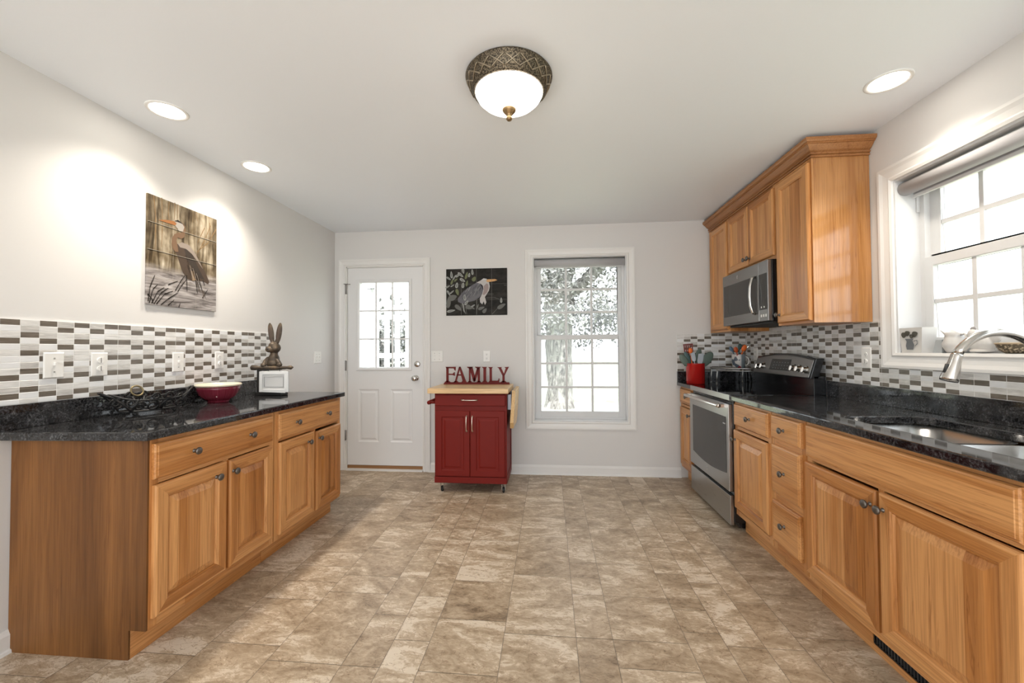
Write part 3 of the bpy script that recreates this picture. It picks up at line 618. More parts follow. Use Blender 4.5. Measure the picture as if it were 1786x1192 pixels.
# ------------------------------------------------------------------ microwave
t = thing('microwave', (1.64, 3.22, 1.40), 'stainless over the range microwave hung under the short wall cabinet', 'microwave')
m0_, m1_, z0_, z1_ = 2.864, 3.570, 1.402, 1.818
b = MB(); b.box(1.487, RB, m0_, m1_, z0_, z1_); b.build('case', BLACKP, t, bev=.003)
TM = lambda u, v, w: (1.487-w, u, v)
b = MB(); b.T = TM; b.prism([(2.985, z0_+.002), (m1_, z0_+.002), (m1_, z1_-.002), (2.985, z1_-.002)], .001, .028); md = b.build('door', SSTEEL, t, bev=.003)
b = MB(); b.T = TM; b.prism([(3.01, 1.475), (3.545, 1.475), (3.545, 1.728), (3.01, 1.728)], .028, .030); b.build('door_window', OVGLASS, md, label='dark microwave window')
b = MB(); b.T = TM; b.tube([(3.03, 1.722, .028), (3.027, 1.715, .050), (3.03, 1.66, .062), (3.03, 1.59, .066), (3.03, 1.52, .062), (3.027, 1.470, .050), (3.03, 1.462, .028)], .0095, 0, 12); b.build('handle', CHROME, md)
b = MB(); b.T = TM; b.prism([(m0_, z0_+.002), (2.983, z0_+.002), (2.983, z1_-.002), (m0_, z1_-.002)], .001, .027); mp = b.build('control_panel', SSTEEL, t, bev=.003)
b = MB(); b.T = TM; b.prism([(2.876, 1.482), (2.977, 1.482), (2.977, 1.728), (2.876, 1.728)], .027, .029); b.build('keypad', OVGLASS, mp)
for i in range(3): b = MB(); b.T = TM; b.prism([(2.884+i*.030, 1.432), (2.900+i*.030, 1.432), (2.900+i*.030, 1.450), (2.884+i*.030, 1.450)], .027, .0285); b.build('button', PLATE, mp)
for i in range(2): b = MB(); b.T = TM; b.prism([(2.905+i*.036, 1.494), (2.917+i*.036, 1.494), (2.917+i*.036, 1.506), (2.905+i*.036, 1.506)], .029, .0296); b.build('button', PLATE, mp)
emblem(TM, 3.300, 1.772, .028, .015, md)
b = MB(); b.box(1.50, 1.80, m0_+.03, m1_-.03, z0_-.014, z0_-.0005); b.build('vent_grille', DARK, t, bev=.003)
# ------------------------------------------------------------------ red kitchen cart
x0, x1, y0, y1, zb, zt = -.985, -.368, 3.425, 3.835, .088, .848
t = thing('kitchen_cart', (-.68, 3.63, 0), 'red rolling kitchen cart with a butcher block top', 'cart')
b = MB(); b.box(x0, x1, y0, y1, zb, zt); 
b.box(x1, x1+.004, y0, y0+.04, zb, zt); b.box(x1, x1+.004, y1-.04, y1, zb, zt); b.box(x1, x1+.004, y0+.04, y1-.04, zb, zb+.06)
b.build('body', RED, t, bev=.002)
TC = lambda u, v, w: (u, y0-w, v)
b = MB(); b.T = TC; b.prism([(x0, zb), (x1, zb), (x1, zb+.052), (x0, zb+.052)], .0005, .012); b.build('plinth', RED, t, bev=.002)
b = MB(); b.T = TC; b.rings(x0+.006, x1-.006, .742, .838, [(0, 0.0005), (0, .012), (.004, .016)], 0); cd = b.build('drawer', RED, t)
def pull(parent, T, p, q, h):
    b = MB(); b.T = T; P, Q = Vector(p), Vector(q); mid = [P+(Q-P)*k/10 for k in range(11)]
    b.tube([(P.x, P.y, 0)] + [(m.x, m.y, h*(.72+.28*math.sin(math.pi*k/10))) for k, m in enumerate(mid)] + [(Q.x, Q.y, 0)], [.0055] + [.0062 if k in (0, 10) else .0048 for k in range(11)] + [.0055], 0, 10)
    for e_ in (P, Q): b.tube([(e_.x, e_.y, 0), (e_.x, e_.y, .006)], .008, 0, 10)
    return b.build('handle', mat('bright_nickel', (.75, .70, .62), .2, 1.) if 'bright_nickel' not in bpy.data.materials else bpy.data.materials['bright_nickel'], parent)
TCd = lambda u, v, w: (u, y0-.016-w, v)
pull(cd, TCd, (-.745, .793), (-.615, .793), .026)
for a, c, hx in ((x0+.012, -.6795, -.705), (-.6755, x1-.012, -.655)):
    b = MB(); b.T = TC; b.rings(a, c, .146, .700, [(0, .0005), (0, .013), (.004, .016), (.050, .016), (.056, .010), (.072, .010), (.085, .0145)], 0); dd = b.build('door', RED, t)
    pull(dd, TCd, (hx, .530), (hx, .655), .026)
b = MB(); b.box(-1.035, -.345, 3.372, 3.862, .850, .893); b.build('top', [BUTCHER], t, bev=.004)
b = MB()
for yy in (3.46, 3.80): b.tube([(x0, yy, .765), (x0-.055, yy, .765)], .012, 0, 10)
b.T = None; b.tube([(x0-.055, 3.435, .765), (x0-.055, 3.83, .765)], .017, 0, 14); b.build('towel_bar', RED, t)
b = MB(); b.T = lambda u, v, w: (-.318 - (.88-v)*.07 + w, u, v)
b.prism([(3.43, .60), (3.47, .545), (3.80, .545), (3.84, .60), (3.84, .872), (3.43, .872)], 0, .030); b.build('drop_leaf', [wood('leaf_wood', 1, (.72, .48, .22), (.62, .38, .15), (.5, .26, .09))], t, bev=.002)
BRK = mat('bracket_grey', (.3, .3, .33), .4, .6)
for yy in (3.50, 3.74): b = MB(); b.box(x1+.004, -.335, yy, yy+.02, .70, .83); b.build('leaf_bracket', BRK, t)
for cx, cy in ((x0+.055, y0+.040), (x1-.030, y0+.040), (x0+.055, y1-.04), (x1-.030, y1-.04)):
    b = MB(); b.lathe([(.006, -.010), (.020, -.009), (.0245, -.005), (.0245, .005), (.020, .009), (.006, .010)], (cx, cy, .0247), axis='x'); w_ = b.build('caster', RUBBER, t)
    b = MB(); b.box(cx-.016, cx+.016, cy-.016, cy+.016, .078, .0878); b.box(cx-.0145, cx-.0115, cy-.010, cy+.010, .024, .080); b.box(cx+.0115, cx+.0145, cy-.010, cy+.010, .024, .080); b.build('fork', CHROME, w_)
# ------------------------------------------------------------------ FAMILY sign
t = thing('family_sign', (-.69, 3.80, .893), 'dark red cut out word sign reading FAMILY on the red cart', 'sign')
SCL, SY_ = .63/1140, 3.80
TS = lambda u, v, w: (-1.005+(u-370)*SCL, SY_+w, .893+(500-v)*SCL)
def letter(polys, name='letter'):
    b = MB(); b.T = TS
    for p in polys: b.prism(p, -.009, .009)
    b.build(name, REDS, t)
b = MB(); b.T = TS; b.prism([(370, 500), (372, 488), (392, 466), (1505, 466), (1510, 500)], -.011, .011); b.build('base_bar', REDS, t)
letter([[(418, 205), (455, 205), (455, 466), (418, 466)], [(403, 202), (470, 202), (455, 222), (418, 222)], [(455, 202), (580, 202), (576, 268), (562, 258), (548, 228), (455, 226)], [(455, 318), (525, 322), (560, 290), (566, 355), (525, 342), (455, 340)], [(385, 466), (418, 440), (455, 440), (490, 466)]])
letter([[(640, 200), (662, 200), (600, 430), (590, 466), (545, 466), (570, 440)], [(640, 200), (664, 200), (755, 440), (770, 466), (680, 466), (700, 440)], [(600, 330), (680, 330), (688, 352), (594, 352)], [(540, 466), (570, 442), (605, 442), (630, 466)]])
letter([[(812, 225), (838, 225), (838, 466), (812, 466)], [(775, 202), (885, 202), (862, 226), (800, 226)], [(815, 205), (870, 205), (925, 420), (910, 455), (890, 455)], [(905, 455), (925, 440), (990, 215), (955, 215), (890, 420)], [(960, 225), (1000, 225), (1000, 466), (965, 466)], [(912, 202), (1015, 202), (1000, 226), (940, 226)], [(785, 466), (812, 440), (838, 440), (862, 466)], [(945, 466), (965, 440), (1000, 440), (1022, 466)]])
letter([[(1062, 222), (1108, 222), (1108, 450), (1062, 450)], [(1032, 204), (1122, 204), (1108, 228), (1062, 228)], [(1035, 466), (1062, 438), (1108, 438), (1130, 466)]])
letter([[(1168, 222), (1208, 222), (1208, 450), (1168, 450)], [(1143, 206), (1225, 206), (1208, 230), (1168, 230)], [(1145, 466), (1168, 438), (1300, 440), (1318, 425), (1325, 395), (1336, 410), (1330, 466)]])
letter([[(1388, 340), (1425, 340), (1425, 466), (1388, 466)], [(1297, 208), (1378, 208), (1368, 226), (1425, 345), (1388, 350), (1325, 226)], [(1420, 208), (1500, 204), (1488, 224), (1425, 350), (1405, 345), (1445, 226)], [(1355, 466), (1388, 440), (1425, 440), (1460, 466)]])
# ------------------------------------------------------------------ tile murals
def artmat(name, c): return mat(name, c, .5, spec=.12)
def poly_art(b, T, pts, w, mi):
    b.T = T; me_n = len(pts); V = [(p[0], p[1], w) for p in pts]
    # ear-clip through bmesh
    bm = bmesh.new(); vs = [bm.verts.new(v) for v in V]; f = bm.faces.new(vs); bmesh.ops.triangulate(bm, faces=[f]); bm.verts.index_update()
    b.add([tuple(v.co) for v in bm.verts], [tuple(v.index for v in f.verts) for f in bm.faces], mi); bm.free(); b.T = None
def line_art(b, T, pts, w, wd, mi):
    b.T = T
    for (x0, y0), (x1, y1) in zip(pts, pts[1:]):
        d = Vector((x1-x0, y1-y0)).normalized()*wd*.5; n = Vector((-d.y, d.x))
        b.add([(x0+n.x-d.x*.3, y0+n.y-d.y*.3, w), (x0-n.x-d.x*.3, y0-n.y-d.y*.3, w), (x1-n.x*.5, y1-n.y*.5, w), (x1+n.x*.5, y1+n.y*.5, w)], [(0, 1, 2, 3)], mi)
    b.T = None
def ell_art(b, T, c, a, bb, ang, w, mi):
    ca_, sa_ = math.cos(math.radians(ang)), math.sin(math.radians(ang)); n = 14; P = []
    for k in range(n):
        q = 2*math.pi*k/n; x, y = a*.5*math.cos(q), bb*.5*math.sin(q)*(1-.35*math.cos(q)); P.append((c[0]+x*ca_-y*sa_, c[1]+x*sa_+y*ca_))
    b.T = T; b.add([(p[0], p[1], w) for p in P], [tuple(range(n))], mi); b.T = None
M1= {'body': [(0.393, 0.616), (0.475, 0.643), (0.56, 0.63), (0.649, 0.57), (0.732, 0.488), (0.819, 0.391), (0.878, 0.306), (0.859, 0.278), (0.782, 0.3), (0.689, 0.299), (0.617, 0.281), (0.53, 0.299), (0.47, 0.349), (0.419, 0.439), (0.381, 0.513), (0.345, 0.551), (0.345, 0.596)], 'wing_dark': [(0.484, 0.582), (0.544, 0.592), (0.614, 0.54), (0.687, 0.445), (0.762, 0.359), (0.801, 0.321), (0.726, 0.324), (0.652, 0.345), (0.607, 0.41), (0.528, 0.491)], 'back_light': [(0.393, 0.616), (0.45, 0.643), (0.552, 0.635), (0.64, 0.577), (0.723, 0.487), (0.771, 0.427), (0.686, 0.493), (0.596, 0.555), (0.509, 0.59), (0.426, 0.588)], 'neck': [(0.4, 0.728), (0.344, 0.701), (0.313, 0.656), (0.307, 0.6), (0.321, 0.558), (0.361, 0.532), (0.402, 0.539), (0.39, 0.593), (0.373, 0.646), (0.392, 0.678), (0.442, 0.674), (0.483, 0.699), (0.503, 0.763), (0.494, 0.812), (0.448, 0.836), (0.416, 0.829), (0.444, 0.801), (0.451, 0.757), (0.433, 0.725)], 'face': [(0.327, 0.808), (0.383, 0.832), (0.448, 0.83), (0.482, 0.798), (0.461, 0.748), (0.408, 0.743), (0.384, 0.765), (0.351, 0.786)], 'beak': [(0.13, 0.787), (0.234, 0.812), (0.335, 0.823), (0.372, 0.811), (0.356, 0.787), (0.25, 0.785)], 'crest': [(0.34, 0.828), (0.391, 0.849), (0.47, 0.822), (0.407, 0.827)], 'belly': [(0.581, 0.382), (0.634, 0.39), (0.662, 0.298), (0.608, 0.285)]}
L1= {'dark': [[(0.521, 0.327), (0.531, 0.17)], [(0.66, 0.298), (0.691, 0.163)], [(0.772, 0.311), (0.802, 0.26)], [(0.017, 0.028), (0.038, 0.158), (0.095, 0.272)], [(0.031, 0.013), (0.074, 0.14), (0.132, 0.19)], [(0.06, 0.01), (0.132, 0.125), (0.215, 0.172)], [(0.088, 0.007), (0.177, 0.118), (0.269, 0.172)], [(0.118, 0.009), (0.222, 0.112), (0.332, 0.15)], [(0.177, 0.008), (0.269, 0.071), (0.397, 0.14)], [(0.397, 0.151), (0.446, 0.214), (0.513, 0.28)], [(0.364, 0.159), (0.429, 0.246), (0.495, 0.324)], [(0.01, 0.091), (0.06, 0.053), (0.081, 0.01)], [(0.414, 0.003), (0.434, 0.045)], [(0.269, 0.01), (0.348, 0.067)], [(0.268, 0.205), (0.396, 0.254)], [(0.766, 0.127), (0.85, 0.222)]], 'reed': [[(0.073, 0.995), (0.099, 0.803), (0.102, 0.529)], [(0.174, 1.002), (0.186, 0.792), (0.18, 0.543)], [(0.272, 0.996), (0.262, 0.886), (0.277, 0.813)], [(0.348, 1.004), (0.346, 0.84)], [(0.39, 1.0), (0.388, 0.861)], [(0.891, 0.907), (0.794, 0.728), (0.685, 0.576)], [(0.986, 0.891), (0.851, 0.715), (0.667, 0.585)], [(0.877, 0.934), (0.889, 0.784)], [(0.792, 0.861), (0.684, 0.683)], [(0.661, 0.996), (0.681, 0.907)]]}
M2= {'body': [(0.193, 0.364), (0.28, 0.51), (0.399, 0.622), (0.502, 0.698), (0.557, 0.676), (0.604, 0.607), (0.613, 0.523), (0.584, 0.43), (0.541, 0.374), (0.47, 0.312), (0.367, 0.283), (0.256, 0.253), (0.197, 0.291)], 'wing': [(0.225, 0.332), (0.336, 0.477), (0.462, 0.579), (0.557, 0.577), (0.588, 0.524), (0.556, 0.42), (0.462, 0.339), (0.351, 0.304)], 'neck': [(0.502, 0.698), (0.557, 0.733), (0.596, 0.758), (0.674, 0.762), (0.706, 0.698), (0.721, 0.615), (0.705, 0.521), (0.666, 0.439), (0.639, 0.387), (0.662, 0.273), (0.639, 0.216), (0.619, 0.294), (0.595, 0.232), (0.56, 0.274), (0.556, 0.358), (0.596, 0.461), (0.615, 0.555), (0.605, 0.628), (0.572, 0.67)], 'throat': [(0.619, 0.617), (0.666, 0.678), (0.694, 0.657), (0.701, 0.574), (0.674, 0.48), (0.627, 0.429), (0.603, 0.44), (0.623, 0.534)], 'cap': [(0.572, 0.743), (0.619, 0.786), (0.674, 0.772), (0.659, 0.757), (0.604, 0.753)], 'beak': [(0.659, 0.729), (0.682, 0.763), (0.807, 0.765), (0.844, 0.742), (0.791, 0.719), (0.682, 0.701)], 'shoulder': [(0.564, 0.66), (0.596, 0.633), (0.613, 0.565), (0.604, 0.544), (0.588, 0.607)]}
L2= {'pale': [[(0.759, 0.022), (0.869, 0.176)], [(0.658, 0.366), (0.791, 0.369), (0.869, 0.342)], [(0.682, 0.449), (0.783, 0.447)], [(0.955, 0.63), (0.997, 0.629)], [(0.505, 0.327), (0.505, 0.015)], [(0.248, 0.238), (0.248, 0.018)], [(0.32, 0.184), (0.343, 0.027)]]}
E2= [('pale', 0.09, 0.876, 0.118, 0.039, 95), ('pale', 0.241, 0.872, 0.118, 0.039, -40), ('pale', 0.284, 0.95, 0.087, 0.039, -80), ('pale', 0.435, 0.925, 0.094, 0.035, 95), ('pale', 0.383, 0.863, 0.071, 0.035, 80), ('pale', 0.193, 0.858, 0.087, 0.039, 35), ('pale', 0.137, 0.817, 0.094, 0.024, 60), ('pale', 0.042, 0.799, 0.087, 0.031, -35), ('pale', 0.272, 0.756, 0.102, 0.043, -30), ('pale', 0.177, 0.648, 0.094, 0.047, 80), ('pale', 0.28, 0.646, 0.094, 0.043, 85), ('pale', 0.026, 0.62, 0.087, 0.028, 25), ('pale', 0.105, 0.639, 0.071, 0.02, 30), ('pale', 0.097, 0.503, 0.087, 0.024, 40), ('pale', 0.042, 0.483, 0.102, 0.031, -60), ('mid', 0.113, 0.387, 0.134, 0.094, 20), ('mid', 0.042, 0.294, 0.205, 0.071, 80), ('pale', 0.308, 0.383, 0.102, 0.039, 95), ('pale', 0.336, 0.268, 0.094, 0.039, 50), ('mid', 0.201, 0.165, 0.142, 0.063, -40), ('pale', 0.081, 0.099, 0.142, 0.039, 10), ('pale', 0.288, 0.164, 0.157, 0.024, -80), ('mid', 0.375, 0.173, 0.118, 0.071, -20), ('pale', 0.446, 0.203, 0.071, 0.024, 30), ('mid', 0.58, 0.149, 0.11, 0.047, 20), ('mid', 0.634, 0.096, 0.094, 0.055, 50), ('mid', 0.907, 0.185, 0.15, 0.063, 30), ('pale', 0.904, 0.31, 0.087, 0.035, 90), ('olive', 0.336, 0.854, 0.173, 0.055, 75), ('olive', 0.462, 0.777, 0.118, 0.087, 60), ('olive', 0.097, 0.724, 0.134, 0.047, 70), ('olive', 0.185, 0.501, 0.15, 0.071, -75), ('olive', 0.344, 0.686, 0.142, 0.047, 80), ('olive', 0.161, 0.764, 0.102, 0.039, 40), ('mid', 0.43, 0.162, 0.094, 0.031, -30), ('mid', 0.517, 0.181, 0.102, 0.024, 70), ('mid', 0.304, 0.08, 0.094, 0.024, -60)]

BGM = mat('reed_painting', rough=.5, spec=.12); _v = N(BGM, 'ShaderNodeTexCoord').outputs['Object']
_re = noise_tex(BGM, vscale(BGM, _v, (1, 26, 3.0)), 1, 5, .6, .6); _wa = noise_tex(BGM, vscale(BGM, _v, (1, 5, 42)), 1, 4, .6, .8); _lg = noise_tex(BGM, _v, 9, 3)
_sx = N(BGM, 'ShaderNodeSeparateXYZ'); L(BGM, _v, _sx.inputs[0]); _mm = N(BGM, 'ShaderNodeMapRange'); L(BGM, _sx.outputs[2], _mm.inputs[0]); _mm.inputs[1].default_value = .185; _mm.inputs[2].default_value = .235
_rc = mixc(BGM, ramp(BGM, _re, [(.32, (.04, .031, .020)), (.45, (.155, .125, .085)), (.57, (.33, .285, .21)), (.72, (.52, .475, .39))]), ramp(BGM, _lg, [(.38, (.40, .33, .24)), (.62, (1.05, 1.02, .98))]), .9, 'MULTIPLY')
_wc = ramp(BGM, _wa, [(.32, (.06, .05, .048)), (.48, (.26, .235, .225)), (.66, (.52, .485, .47))])
L(BGM, mixc(BGM, _wc, _rc, _mm.outputs[0]), bsdf(BGM).inputs['Base Color'])
t = thing('tile_mural', (XL+.006, 2.257, 1.480), 'tall tile mural of a heron wading among reeds on the left wall', 'wall art')
b = MB(); b.box(XL+.001, XL+.012, 2.025, 2.492, 1.480, 2.093); b.build('tile_panel', BGM, t, bev=.002)
T1 = lambda s, v, w: (XL+.0122+w, 2.025+s*.467, 1.480+v*.613)
b = MB(); k = 0
order = ['body', 'wing_dark', 'belly', 'back_light', 'neck', 'face', 'beak', 'crest']
for q, p in L1['reed'] and [('reed', p) for p in L1['reed']]: line_art(b, T1, p, .0002, .012, 9)
for i, nm in enumerate(order): poly_art(b, T1, M1[nm], .0004+.0002*i, i)
for p in L1['dark']: line_art(b, T1, p, .0022, .013, 8)
rng = random.Random(3)
for i in range(26):   # feather strokes
    s = rng.uniform(.50, .78); v = .55-(s-.45)*1.05+rng.uniform(-.05, .05); line_art(b, T1, [(s, v), (s+.05, v-.09)], .0024, .007, 8 if i % 2 else 3)
b.build('heron_picture', [artmat('heron_taupe', (.075, .054, .041)), artmat('heron_dark', (.05, .04, .033)), artmat('heron_belly', (.30, .21, .13)), artmat('heron_back', (.27, .225, .19)), artmat('heron_neck', (.17, .105, .065)), artmat('heron_face', (.36, .33, .295)), artmat('heron_beak', (.30, .13, .05)), artmat('heron_crest', (.03, .027, .025)), artmat('heron_ink', (.028, .022, .018)), artmat('reed_ink', (.20, .125, .06))], t)
b = MB(); b.T = T1
for v in (.25, .5, .75): b.prism([(0.004, v-.0012), (.996, v-.0012), (.996, v+.0012), (.004, v+.0012)], .0001, .0026 if v > .3 else .0003)
for s in (1/3, 2/3): b.prism([(s-.0008, .004), (s+.0008, .004), (s+.0008, .996), (s-.0008, .996)], .0001, .0003)
b.build('grout_line', artmat('mural_grout', (.46, .42, .35)), t)
BG2 = mat('dark_pond_painting', rough=.5, spec=.12); _v = N(BG2, 'ShaderNodeTexCoord').outputs['Object']
L(BG2, ramp(BG2, noise_tex(BG2, vscale(BG2, _v, (9, 1, 14)), 1, 4, .6, .5), [(.3, (.009, .0085, .0075)), (.7, (.042, .038, .033))]), bsdf(BG2).inputs['Base Color'])
t = thing('tile_mural', (-.72, D-.006, 1.563), 'wide dark tile mural of a heron beside water plants above the cart', 'wall art')
X0, X1, Z0, Z1 = -1.029, -.414, 1.563, 2.030
b = MB(); b.box(X0, X1, D-.012, D-.001, Z0, Z1); b.build('tile_panel', BG2, t, bev=.002)
T2 = lambda s, v, w: (X0+s*(X1-X0), D-.0122-w, Z0+v*(Z1-Z0)); ASP = (X1-X0)/(Z1-Z0)
T2e = lambda s, v, w: T2(s, v*ASP, w)
b = MB(); mi = {'pale': 7, 'mid': 8, 'olive': 9}
for kd, s, v, a, c, g in E2:
    q = .72 if kd == 'olive' else 1.
    if kd != 'pale': ell_art(b, T2e, (s, v/ASP), a*q, c*q, g, .0002+s*.0001, mi[kd])
for p in L2['pale']: line_art(b, T2, p, .0004, .010, 8)
for i, nm in enumerate(['body', 'wing', 'neck', 'throat', 'cap', 'beak', 'shoulder']): poly_art(b, T2, M2[nm], .0006+.0002*i, i)
rng = random.Random(4)
for i in range(70):
    s = rng.uniform(.28, .58); v = .50+(s-.28)*.45+rng.uniform(-.13, .06); line_art(b, T2, [(s, v), (s-.035, v-.075)], .0020, .006, 10 if i % 2 else (7 if i % 4 else 1))
for kd, s, v, a, c, g in E2:
    if kd == 'pale': ell_art(b, T2e, (s, v/ASP), a, c, g, .0022+s*.0002, 7); ell_art(b, T2e, (s, v/ASP), a*.6, c*.35, g, .0025+s*.0002, 8)
b.build('heron_picture', [artmat('heron2_body', (.155, .15, .165)), artmat('heron2_wing', (.175, .172, .185)), artmat('heron2_neck', (.52, .50, .49)), artmat('heron2_throat', (.34, .27, .26)), artmat('heron2_cap', (.60, .60, .60)), artmat('heron2_beak', (.66, .38, .17)), artmat('heron2_shoulder', (.02, .02, .025)), artmat('leaf_pale', (.37, .38, .36)), artmat('leaf_mid', (.155, .155, .145)), artmat('leaf_olive', (.17, .185, .10)), artmat('feather_dark', (.075, .075, .085))], t)
b = MB(); b.T = T2
for s in (.25, .5, .75): b.prism([(s-.0016, .004), (s+.0016, .004), (s+.0016, .996), (s-.0016, .996)], .0001, .0033 if s > .6 else .0003)
for v in (1/3, 2/3): b.prism([(.004, v-.0015), (.996, v-.0015), (.996, v+.0015), (.004, v+.0015)], .0001, .0003)
b.build('grout_line', artmat('mural_grout_grey', (.20, .19, .18)), t)
# ------------------------------------------------------------------ wall plates
def plate(name, T, u, v, w, h, kind, label, cat, off=0.):
    t = thing(name, T(u, v, off), label, cat)
    Tt = lambda a, c, d: T(u+a, v+c, off+d)
    b = MB(); b.T = Tt; b.rings(-w/2, w/2, -h/2, h/2, [(0, .0003), (.001, .003), (.004, .0055)], 0); b.build('cover', PLATE, t)
    def toggle(cx):
        b = MB(); b.T = Tt; b.prism([(cx-.005, -.012), (cx+.005, -.012), (cx+.005, .012), (cx-.005, .012)], .0056, .0062); b.prism([(cx-.004, -.002), (cx+.004, -.002), (cx+.0035, .010), (cx-.0035, .010)], .006, .016); b.build('toggle', PLATE, t, bev=.001)
        for c in (-.030, .030):
          b = MB(); b.T = Tt; b.prism([(cx-.003, c-.003), (cx+.003, c-.003), (cx+.003, c+.003), (cx-.003, c+.003)], .0055, .0062)
          b.build('screw', mat('screw_grey', (.4, .4, .38), .4, .5) if 'screw_grey' not in bpy.data.materials else bpy.data.materials['screw_grey'], t)
    if kind == 'toggle': toggle(0)
    elif kind == 'double': toggle(-.023*w/.115); toggle(.023*w/.115)
    elif kind in ('outlet', 'plugged', 'lower'):
        for c in ((-.0195, .0195)):
            n = 20
            covered = kind == 'outlet' or (kind == 'lower' and c < 0)
            b = MB(); b.T = Tt
            V = [(.0155*math.cos(2*math.pi*k/n), c+.0145*math.sin(2*math.pi*k/n), d) for d in (.0055, .012 if covered else .0075) for k in range(n)]
            b.add(V, [(k, (k+1) % n, n+(k+1) % n, n+k) for k in range(n)] + [tuple(range(n, 2*n))]); s_ = b.build('socket', PLATE, t, bev=.001)
            b = MB(); b.T = Tt; d = .0121 if covered else .0076
            if covered: b.prism([(-.0012, c-.012), (.0012, c-.012), (.0012, c+.012), (-.0012, c+.012)], d, d+.0006)
            else:
                for a in (-.005, .005): b.prism([(a-.001, c-.002), (a+.001, c-.002), (a+.001, c+.006), (a-.001, c+.006)], d, d+.0003)
                b.prism([(-.002, c-.009), (.002, c-.009), (.002, c-.005), (-.002, c-.005)], d, d+.0003)
            b.build('slot', DARK, s_)
TWl = lambda u, v, w: (XL+w, u, v); TWb = lambda u, v, w: (u, D-w, v); TWr = lambda u, v, w: (XR-w, u, v)
plate('light_switch', TWl, 1.614, 1.161, .076, .114, 'toggle', 'white toggle switch plate nearest the camera on the left tile wall', 'switch', .008)
plate('outlet', TWl, 1.798, 1.158, .074, .114, 'outlet', 'white outlet with two round plug covers on the left tile wall', 'outlet', .008)
plate('light_switch', TWl, 2.222, 1.156, .074, .114, 'toggle', 'white toggle switch plate on the tiles above the iron basket and red bowl', 'switch', .008)
plate('outlet', TWl, 2.524, 1.159, .072, .114, 'lower', 'white outlet with one round plug cover on the tiles between bowl and rabbit', 'outlet', .008)
plate('light_switch', TWl, 3.692, 1.154, .115, .114, 'double', 'white double switch plate on the plain left wall near the corner', 'switch')
plate('light_switch', TWb, -1.126, 1.155, .120, .112, 'double', 'white double switch plate on the back wall right of the door', 'switch')
plate('outlet', TWb, -.622, 1.153, .072, .112, 'plugged', 'white outlet on the back wall above the FAMILY sign', 'outlet')
plate('outlet', TWr, 2.533, 1.158, .074, .122, 'lower', 'white outlet with a round plug cover on the tiles beside the sink window', 'outlet', .008)
plate('outlet', TWr, 3.80, 1.165, .072, .114, 'plugged', 'pale outlet on the tiles behind the stove near the far corner', 'outlet', .008)
# ------------------------------------------------------------------ ceiling lights
def can(x, y, label, e):
    t = thing('recessed_light', (x, y, H), label, 'ceiling light', 'recessed ceiling lights')
    b = MB(); n = 40; b.lathe([(.088, H-.0002), (.088, H-.004), (.083, H-.006), (.072, H-.004), (.070, H-.0006)], (x, y, 0), cap=False); b.build('trim_ring', WHITE, t)
    b = MB(); b.lathe([(.0, H-.0030), (.071, H-.0030), (.071, H-.0012), (0, H-.0012)], (x, y, 0)); b.build('lens', LED, t)
    s = light('can_spot', 'SPOT', (x, y, H-.02), e, (1, .91, .79), .05, spot_size=math.radians(122), spot_blend=1.); s.parent = t; s.location = (0, 0, -.02)
can(-1.919, 1.868, 'nearer of the two recessed lights along the left wall', 38)
can(-1.925, 2.503, 'farther recessed light along the left wall, above the heron mural', 38)
can(1.556, 1.993, 'recessed light in the ceiling above the sink window', 30)
t = thing('flush_mount_light', (-.172, 1.79, H), 'round bronze flush mount ceiling light with glowing glass bowl', 'ceiling light')
cx, cy = -.172, 1.79
b = MB(); b.lathe([(.150, H-.0005), (.188, H-.0005), (.194, H-.008), (.192, H-.016), (.186, H-.020), (.184, H-.026), (.176, H-.046), (.166, H-.062), (.162, H-.066), (.160, H-.073), (.150, H-.075), (.150, H-.060)], (cx, cy, 0), seg=72, cap=False); b.build('pan', BRONZE, t)
b = MB(); nl = 18
for k in range(nl):
    for s_ in (-1, 1):
        pts = []
        for q in range(7):
            f = q/6; a = 2*math.pi*(k+s_*(f-.5)*.95)/nl; r = .1852-.0175*f*1.05; z = H-.0245-.0375*f; pts.append((cx+(r+.0022)*math.cos(a), cy+(r+.0022)*math.sin(a), z))
        b.tube(pts, .0024, 0, 6)
b.build('lattice_relief', mat('bronze_highlight', (.42, .36, .27), .35, .9), t)
b = MB(); b.lathe([(.152, H-.066), (.150, H-.078), (.140, H-.096), (.120, H-.115), (.090, H-.132), (.055, H-.144), (.02, H-.149), (0, H-.1495)], (cx, cy, 0), seg=56); b.build('glass_bowl', BOWLGL, t)
b = MB(); b.lathe([(.0, H-.143), (.030, H-.143), (.032, H-.150), (.027, H-.158), (.016, H-.170), (.010, H-.178), (.013, H-.184), (.014, H-.190), (.009, H-.197), (0, H-.199)], (cx, cy, 0), seg=24); b.build('finial', mat('warm_bronze', (.30, .20, .10), .35, .9), t)
# ------------------------------------------------------------------ left counter items
CT = .9022
t = thing('iron_basket', (-2.06, 1.90, CT), 'black scrolled wrought iron basket on the left counter', 'basket')
ax = Vector((.20, .98, 0)).normalized(); sx = Vector((.98, -.20, 0)); cc = Vector((-2.058, 1.925, CT))
P = lambda a, s, z: tuple(cc + ax*a*.80 + sx*s*.95 + Vector((0, 0, z)))
b = MB(); b.tube([P(.155*math.cos(q), .070*math.sin(q), .022) for q in [2*math.pi*k/32 for k in range(32)]], .0045, 0, 7, True)
for a in (-.10, -.05, 0, .05, .10): w_ = .070*math.sqrt(1-(a/.155)**2); b.tube([P(a, -w_, .022), P(a, w_, .022)], .003, 0, 6)
b.build('base_ring', IRON, t)
b = MB(); pts = []
for k in range(40):
    q = 2*math.pi*k/40; e_ = abs(math.cos(q)); pts.append(P(.215*math.cos(q), .100*math.sin(q), .075+.035*e_**4))
b.tube(pts, .0045, 0, 7, True); b.build('rim', IRON, t)
